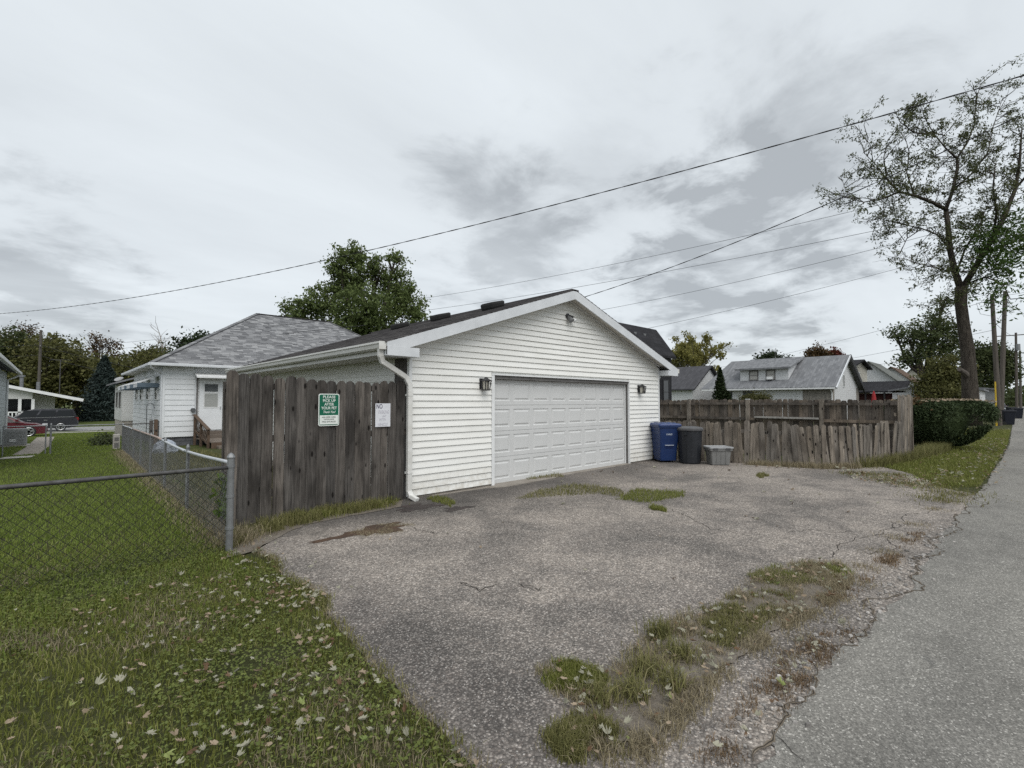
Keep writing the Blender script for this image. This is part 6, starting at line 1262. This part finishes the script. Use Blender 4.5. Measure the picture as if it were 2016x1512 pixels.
# ---- grass
LAWN = [(-3.2, .9)] + [(x - .02, y) for x, y in LEFT_EDGE[::-1] if y < 5.6] + [(1.45, 5.9), (1.5, 9), (-6, 9), (-5, 3)]
def near_lawn():
    P = sample_poly(LAWN, 300000); P = P[RG.random(len(P)) < np.clip((8.2 - P[:, 1]) / 3.2, 0, 1)]; d = np.hypot(P[:, 0], P[:, 1]); nz = vnoise(P, 1.7) * .6 + vnoise(P, 5.1, 3) * .4; keep = RG.random(len(P)) < np.clip(1.25 - (d - 2) * .09, .25, 1) * np.clip(.35 + nz * 1.2, 0, 1); P = P[keep]; nz = nz[keep]; t = RG.random(len(P)) * .5 + nz
    cl = vnoise(P, 1.3, 9) * .7 + vnoise(P, 4.3, 5) * .3
    grass('lawn_grass', P[(t < .95) & (cl < .75)], .02, .07, .006, 'grass_green', 1.1, label='short green grass of the near lawn'); grass('dry_grass', P[t > .98], .02, .08, .005, 'grass_dry', 1.4, label='dry straw coloured blades mixed into the near lawn')
    Q = sample_poly(LAWN, 170000); Q = Q[RG.random(len(Q)) < np.clip((7.4 - Q[:, 1] + vnoise(Q, 1.1, 7) * 1.5) / 3.0, 0, 1)]; nz = vnoise(Q, 1.3, 9) * .7 + vnoise(Q, 4.3, 5) * .3; Q = Q[RG.random(len(Q)) < np.clip((nz - .32) * 2.6, .05, 1)]; C = np.c_[Q, gzv(Q) + .02 + .035 * RG.random(len(Q))]
    tag(npobj('clover', *leafquads(C, .017, .80, .95), 'clover'), 'dense clover patches in the near lawn', 'clover', kind='stuff')
near_lawn()
def far_lawn():
    A = [(-6, 4.2), (1.4, 4.4), (1.5, 6.0), (2.0, 12), (2.0, 24), (-2.5, 24), (-4, 15)]; n = 170000; P = sample_poly(A, n); P = P[RG.random(n) < np.clip((P[:, 1] - 4.4 + vnoise(P, .9, 8) * 1.4) / 2.6, .0, 1)]; n = len(P); d = np.hypot(P[:, 0], P[:, 1]); P = P[RG.random(n) < np.clip(8.5 / d, .2, 1) ** 1.2]
    P = P[~inpoly(P, [(-1.35, 23.1), (-.5, 23.2), (-.42, 24.1), (-1.15, 24.15)])]
    grass('lawn_grass', P, .03, .075, .010, 'grass_lawn', 1., label='mown green lawn beyond the front chain-link fence')
    B = [(-2, 24), (3.3, 24), (3.2, 48), (-2, 48)]; PB = sample_poly(B, 30000); PB = PB[~inpoly(PB, [(-1.05, 24.8), (-.35, 24.8), (-.1, 30), (.1, 42), (-.7, 42), (-.85, 30)])]; grass('lawn_grass', PB, .04, .09, .03, 'grass_lawn', .9, label='lawn strip beside the white house running to the street')
    S = np.c_[1.62 + np.linspace(0, .42, 9000) + RG.normal(size=9000) * .16 - .12, 6.3 + np.linspace(0, 17.5, 9000)]; grass('dry_grass', S, .04, .16, .007, 'grass_dry', 1.2, label='dry grass along the foot of the long chain-link fence')
    S = np.c_[RG.uniform(2.1, 4.2, 9000), RG.uniform(7.4, 22, 9000)]; grass('yard_grass', S, .04, .14, .010, 'grass_olive', 1.1, label='rough grass between the chain-link fence and the garage')
far_lawn()
def tufts(name, polys, n, hmin, hmax, w, mat, lab, lean=.9, seed=0, cl=2.2):
    P = np.vstack([sample_poly(p, n) for p in polys]) + RG.normal(size=(n * len(polys), 2)) * .035; k = vnoise(P, cl * 2, seed + 1) * .6 + vnoise(P, cl * 5, seed + 2) * .4; P = P[RG.random(len(P)) < np.clip((k - .40) * 4.5, .03, 1)]; return grass(name, P, hmin, hmax, w, mat, lean, z=.016, label=lab)
def clumps(pxs, per, sp):
    out = []
    for x, y in pxs: c = np.array(G(x, y)); out.append(c + RG.normal(size=(per, 2)) * sp)
    return np.vstack(out)
G1 = Gs((1060, 1325), (1100, 1308), (1165, 1330), (1190, 1350), (1150, 1370), (1085, 1350)); G2 = Gs((1250, 1285), (1330, 1225), (1420, 1190), (1465, 1165), (1560, 1175), (1500, 1240), (1430, 1290), (1330, 1330), (1260, 1330)); G3 = Gs((1480, 1140), (1560, 1112), (1650, 1115), (1670, 1130), (1600, 1150), (1520, 1155)); G4 = Gs((1090, 1460), (1140, 1425), (1230, 1450), (1220, 1500), (1120, 1500))
tufts('weed_grass', [G1, G3], 12000, .015, .06, .005, 'grass_green', 'bright low weeds at the ends of the driveway strip', .9, 2); tufts('weed_grass', [G2, G4], 15000, .015, .07, .005, 'grass_olive', 'olive tufts along the driveway strip', 1., 3); tufts('dry_grass', [VERGE], 46000, .015, .075, .004, 'grass_dry', 'straw coloured grass over the driveway strip', 1.5, 4)
BR = Gs((1370, 1512), (1440, 1440), (1500, 1350), (1560, 1290), (1620, 1250), (1680, 1240), (1620, 1320), (1540, 1400), (1460, 1490)); tufts('brown_weeds', [BR], 6500, .006, .035, .004, 'grass_brown', 'reddish brown dead weeds along the alley crack', 1.6, 5); tufts('brown_weeds', [Gs((1600, 1200), (1700, 1130), (1780, 1070), (1830, 1030), (1800, 1075), (1700, 1170))], 5000, .01, .045, .006, 'grass_brown', 'dead brown weeds scattered up the driveway edge', 1.6, 8)
P = clumps([(1700, 1120), (1740, 1090), (1760, 1060), (1800, 1035), (1840, 1005), (1860, 990), (1690, 1150), (1650, 1180), (1620, 1215), (1580, 1260), (1545, 1300)], 130, .09); grass('edge_weeds', P, .01, .05, .005, 'grass_dry', 1.6, z=.02, label='straw scraps along the crumbled driveway edge')
C_ = clumps([(1300, 1255), (1340, 1300), (1270, 1330), (1180, 1390), (1250, 1380), (1320, 1360)], 200, .05); grass('tall_tuft', C_, .06, .17, .006, 'grass_olive', 1.3, z=.02, label='taller arching grass tufts in the driveway strip')
DW = [Gs((1010, 985), (1060, 968), (1130, 955), (1210, 962), (1250, 985), (1180, 975), (1080, 980)), Gs((1215, 985), (1250, 965), (1345, 970), (1350, 980), (1270, 992)), Gs((1035, 942), (1100, 933), (1110, 940), (1040, 947)), Gs((840, 985), (860, 978), (895, 990), (885, 1000)), Gs((1485, 938), (1500, 933), (1515, 938), (1495, 943)), Gs((1275, 990), (1300, 1003), (1310, 1010), (1285, 1005))]
for k, p in enumerate(DW): P = sample_poly(ragged(p, .05, .1, k), 2600 if k < 2 else 700); grass('crack_weeds', P, .02, .085, .007, 'grass_olive' if k % 2 == 0 else 'grass_green', 1., z=.014, label=('olive weeds in the crack before the garage door', 'green weeds spreading across the driveway crack', 'weeds at the garage door sill', 'small green tuft beside the downspout', 'small tuft in the driveway before the leaning fence', 'sprigs trailing from the driveway crack')[k])
FG = [Gs((455, 1085), (500, 1060), (620, 1030), (780, 995), (785, 985), (620, 1012), (470, 1045))]; tufts('fence_weeds', FG, 9000, .04, .20, .007, 'grass_olive', 'weeds along the foot of the board fence', .9, 6); P = clumps([(640, 1018), (690, 1008), (735, 1000), (590, 1025), (760, 992)], 350, .1); grass('fence_weeds', P, .04, .17, .008, 'grass_green', 1., z=.014, label='greener grass growing under the pet sign'); tufts('straw', [Gs((690, 1050), (740, 1032), (815, 1035), (790, 1050), (720, 1062))], 2600, .004, .03, .004, 'grass_dry', 'straw left on the damp driveway stain', 3.5, 7)
P = clumps([(455, 1075), (470, 1070), (435, 1055), (425, 1020), (480, 1062)], 300, .10); grass('post_weeds', P, .06, .25, .006, 'grass_dry', 1., z=0, label='dry weeds round the chain-link corner post')
RV = [(12.3, 1.1), (14.2, 1.8), (15.3, 2.45), (17.5, 2.3), (24, 2.4), (40, 2.6), (40, .45), (26, .4), (17, .5), (13, .6)]; P = sample_poly(RV, 60000); P = P[RG.random(len(P)) < np.clip(17 / P[:, 0], .25, 1)]; grass('verge_grass', P, .03, .13, .012, 'grass_green', 1., label='grass verge between the alley and the hedge')
P = sample_poly([(14.3, 2.9), (15.5, 2.3), (17.6, 1.95), (21.5, 1.6), (21.5, 2.2), (17.5, 2.3), (15.6, 2.55)], 9000); grass('tall_grass', P, .1, .42, .010, 'grass_olive', .7, label='tall grass at the foot of the fence corner'); P = sample_poly([(13.0, 5.0), (13.25, 4.9), (13.85, 3.5), (14.6, 2.9), (14.4, 2.7), (13.6, 3.3)], 3500); grass('fence_foot_grass', P, .03, .22, .008, 'grass_dry', .8, label='dry grass at the foot of the leaning fence')
P = clumps([(1690, 935), (1740, 945), (1790, 955), (1830, 960), (1860, 950), (1700, 920), (1650, 918), (1760, 938), (1880, 975), (1850, 985)], 420, .22); grass('verge_weeds', P, .02, .10, .009, 'grass_olive', 1.2, z=.014, label='olive weeds spreading from the verge over the driveway corner')
def edge_chunks():
    rr = random.Random(15); mb = MB(); path = Gs((1500, 1500), (1560, 1420), (1610, 1340), (1640, 1290), (1720, 1230), (1790, 1150), (1840, 1080), (1890, 1035))
    for (x1, y1), (x2, y2) in zip(path[:-1], path[1:]):
        n = int(math.hypot(x2 - x1, y2 - y1) * 60)
        for k in range(n):
            t = rr.random(); x, y = x1 + (x2 - x1) * t + rr.gauss(-.06, .09), y1 + (y2 - y1) * t + rr.gauss(.06, .07); q = .006 + .016 * rr.random() ** 3; h = q * rr.uniform(.4, .8); a0 = rr.random() * 6.28; m = 5
            base = [(x + math.cos(a0 + j * 1.2566) * q * rr.uniform(.7, 1.2), y + math.sin(a0 + j * 1.2566) * q * rr.uniform(.7, 1.2), .017) for j in range(m)]; topr = [(x + (u - x) * .72, y + (v - y) * .72, .018 + h * rr.uniform(.7, 1.1)) for u, v, _ in base]; mb.loft([base, topr])
    tag(mb.build('rubble', 'pebble'), 'crumbs of broken asphalt along the seam beside the alley', 'rubble', kind='stuff')
edge_chunks()
def pebbles():
    P = sample_poly([(1.45, 1.1), (1.7, .9), (3.6, .95), (5.5, 1.5), (5.0, 4.2), (1.8, 5.0), (1.6, 3.8)], 16000); d = np.hypot(P[:, 0], P[:, 1]); P = P[RG.random(len(P)) < np.clip(3.2 / d, .1, 1) ** 2]; n = len(P)
    O = np.array([(1, 0, 0), (-1, 0, 0), (0, 1, 0), (0, -1, 0), (0, 0, 1), (0, 0, -1)], float); F = np.array([(0, 2, 4), (2, 1, 4), (1, 3, 4), (3, 0, 4), (2, 0, 5), (1, 2, 5), (3, 1, 5), (0, 3, 5)])
    r = (.0028 + .0050 * RG.random(n) ** 2)[:, None, None]; a = RG.random(n) * 6.28; c, s_ = np.cos(a), np.sin(a); V = O[None] * (1 + .45 * RG.normal(size=(n, 6, 1)).clip(-1, 1)) * r; X = V[:, :, 0] * c[:, None] - V[:, :, 1] * s_[:, None]; Y = V[:, :, 0] * s_[:, None] + V[:, :, 1] * c[:, None]
    V = np.stack([X + P[:, :1], Y + P[:, 1:], V[:, :, 2] * .6 + .0135], 2).reshape(-1, 3); tag(npobj('gravel', V, (np.arange(n)[:, None, None] * 6 + F[None]).reshape(-1, 3), 'pebble'), 'loose pale pebbles standing out of the near driveway', 'gravel', kind='stuff')
pebbles()
def fringe():
    pts = []
    for (x1, y1), (x2, y2) in zip(LEFT_EDGE[3:-1], LEFT_EDGE[4:]):
        n = int(math.hypot(x2 - x1, y2 - y1) * 420); t = RG.random(n)[:, None]; pts.append(np.array([(x1, y1)]) * (1 - t) + np.array([(x2, y2)]) * t + RG.normal(size=(n, 2)) * np.array([[.035, .03]]))
    P = np.vstack(pts); k = vnoise(P, 6, 3); grass('edge_grass', P[k > .4], .02, .07, .006, 'grass_olive', 1.3, z=.012, label='olive grass hanging over the driveway edge'); grass('edge_straw', P[k < .5], .015, .05, .005, 'grass_dry', 1.6, z=.012, label='straw along the edge of the driveway')
fringe()
def vine():
    r = thing('climbing_vine', 'young leafy vine climbing the chain-link beside the corner post', 'vine', (1.52, 6.6, 0)); rr = random.Random(4); pts = [(1.52, 6.55, 0), (1.5, 6.5, .3), (1.47, 6.62, .55), (1.5, 6.5, .78)]; MB().tube(pts, .006, 5).build('stem', 'leaf_shrub', r)
    C = np.array([(1.48 + rr.gauss(0, .03), 6.55 + rr.gauss(0, .10), rr.uniform(.3, .78)) for _ in range(70)]); npobj('foliage', *leafquads(C, .09, .1, .8, .2), 'vine_leaf', r)
vine()

# ---- fallen leaves
def leaf_mesh(seed, mat):
    rr = random.Random(seed); lob = [(0, 1.0), (.16, .72), (.34, .55), (.55, .88), (.72, .80), (.95, .50), (1.25, .74), (1.5, .55), (1.9, .42), (2.5, .42), (3.0, .16)]
    ang = lob + [(-a, q) for a, q in lob[:0:-1]]; curl = rr.uniform(.3, 2.0); c2 = rr.uniform(-.1, 1.3); fold = rr.uniform(.1, 1.0); tw = rr.uniform(-.5, .5); nar = rr.uniform(.55, 1.0)
    def pt(a, q):
        q *= rr.uniform(.8, 1.12); a += rr.uniform(-.06, .06); x, y = math.sin(a) * q * nar, math.cos(a) * q
        return (x * (1 - .25 * fold), y, .08 + curl * .55 * x * x + fold * abs(x) * .8 + c2 * .45 * y * y * (1 if y > 0 else .4) + tw * x * y + rr.uniform(-.07, .07))
    mb = MB(); P = [pt(a, q) for a, q in ang]; n = len(P); mid = [(0, .35, .05), (0, -.1, .06)]; mb.v = [(0, 0, .04)] + P; mb.f = [(0, (i + 1) % n + 1, i + 1) for i in range(n)]; mb.m = [0] * n
    b = len(mb.v); mb.v += [(-.015, -.1, .05), (.015, -.1, .05), (rr.uniform(-.2, .2), -.85, .15)]; mb.f.append((b, b + 1, b + 2)); mb.m.append(0); return mb.mesh('fallen_leaf', mat)
LEAFM = [leaf_mesh(i, m) for i, m in enumerate(['litter_pale'] * 6 + ['litter_tan'] * 4 + ['litter_green'] * 2 + ['litter_brown'] * 3)]
def fallen():
    A = sample_poly(LAWN, 20000); A = A[A[:, 1] < 6.4]; edge = np.interp(A[:, 1], [1.0, 1.75, 3.86, 5.3, 6], [1.4, 1.42, 1.6, 1.65, 1.4]); de = edge - A[:, 0]; w = (np.exp(-de / .75) * .9 + .045) * np.clip((5.6 - A[:, 1]) / 1.2, .12, 1) * (vnoise(A, 2.6, 4) ** 2 * 1.9 + .08); A = A[RG.random(len(A)) < w * 1.25]
    B = sample_poly(VERGE, 260); B2 = sample_poly(BR, 40); Cc = sample_poly(RV[:7] + [(30, 2.2), (30, .45), (17, .3), (12.3, .3), (11.5, .7)], 1700); dC = np.abs(Cc[:, 1] - .75 - (Cc[:, 0] < 15) * .5); Cc = Cc[RG.random(len(Cc)) < np.exp(-dC / .5) * np.clip(20 / Cc[:, 0], .3, 1)]
    tongue = sample_poly(Gs((1640, 920), (1720, 935), (1830, 950), (1850, 970), (1760, 960), (1680, 945)), 200); D_ = sample_poly([(2, 1.4), (6, 1.4), (12, 1.6), (13, 5), (11, 6.9), (4.5, 6.8), (2.2, 5.5)], 46); E_ = clumps([(470, 1100), (520, 1100), (500, 1080), (560, 1130), (640, 1185)], 9, .15); FB = sample_poly([(12.6, 5.1), (13.2, 4.5), (13.8, 3.3), (13.4, 3.3)], 30)
    allp = [(A, 'lawn'), (B, 'strip'), (B2, 'strip'), (Cc, 'verge'), (tongue, 'verge'), (D_, 'drive'), (E_, 'lawn'), (FB, 'drive')]; L = []
    for P, k in allp:
        for x, y in P: L.append((math.hypot(x, y), x, y, k))
    L.sort(); tint = {'litter_pale': 'pale grey', 'litter_tan': 'tan', 'litter_green': 'yellow green', 'litter_brown': 'brown'}; where = {'lawn': 'curled maple leaf on the near lawn', 'strip': 'curled maple leaf on the weedy driveway strip', 'verge': 'leaf fallen along the alley verge', 'drive': 'leaf lying on the open driveway'}
    groups = {'lawn': 'fallen leaves on the lawn', 'strip': 'fallen leaves on the driveway strip', 'verge': 'fallen leaves along the verge', 'drive': 'fallen leaves on the driveway'}; rest = {}
    def leaf_label(m, x, y, k):
        extra = ''
        if k == 'lawn': e = np.interp(y, [1.0, 1.75, 3.86, 5.3, 6], [1.4, 1.42, 1.6, 1.65, 1.4]) - x; extra = (' at the driveway edge' if e < .3 else ' near the driveway' if e < .9 else '') + (', front corner' if y < 2.3 else '' if y < 4 else ', towards the fence')
        return tint[m] + ' ' + where[k] + extra
    for i, (d, x, y, k) in enumerate(L):
        s = .018 + .028 * RG.random() if d < 7 else .045 + .03 * RG.random(); z = {'lawn': .052, 'strip': .062, 'verge': .05, 'drive': .018}[k] + gz(x, y); me = LEAFM[int(RG.choice(len(LEAFM), p=np.array([2.2] * 6 + [2.8] * 4 + [.5] * 2 + [1.8] * 3) / (13.2 + 11.2 + 1.0 + 5.4)))]
        rot = (RG.normal() * .25, RG.normal() * .25 + (math.pi if RG.random() < .3 else 0), RG.random() * 6.28)
        if i < 300: o = bpy.data.objects.new('fallen_leaf', me); o.location = (x, y, z + (.008 if abs(rot[1]) > 2 else 0)); o.rotation_euler = rot; o.scale = (s, s, s); COL.objects.link(o); tag(o, leaf_label(me.materials[0].name, x, y, k), 'leaf', groups[k])
        else: rest.setdefault(me.materials[0].name, []).append((me, x, y, z, rot, s))
    from mathutils import Euler, Matrix
    V, F, mi = [], [], []; mats = list(rest)
    for k, mname in enumerate(mats):
        for me, x, y, z, rot, s in rest[mname]:
            mt = Matrix.Translation((x, y, z)) @ Euler(rot).to_matrix().to_4x4() @ Matrix.Scale(s, 4); b = len(V); V += [tuple(mt @ v.co) for v in me.vertices]
            for p in me.polygons: F.append(tuple(b + i for i in p.vertices)); mi.append(k)
    mb = MB(); mb.v, mb.f, mb.m = V, F, mi; tag(mb.build('leaf_litter', mats), 'scattered fallen leaves farther along the verge and lawn', 'leaves', kind='stuff')
fallen()
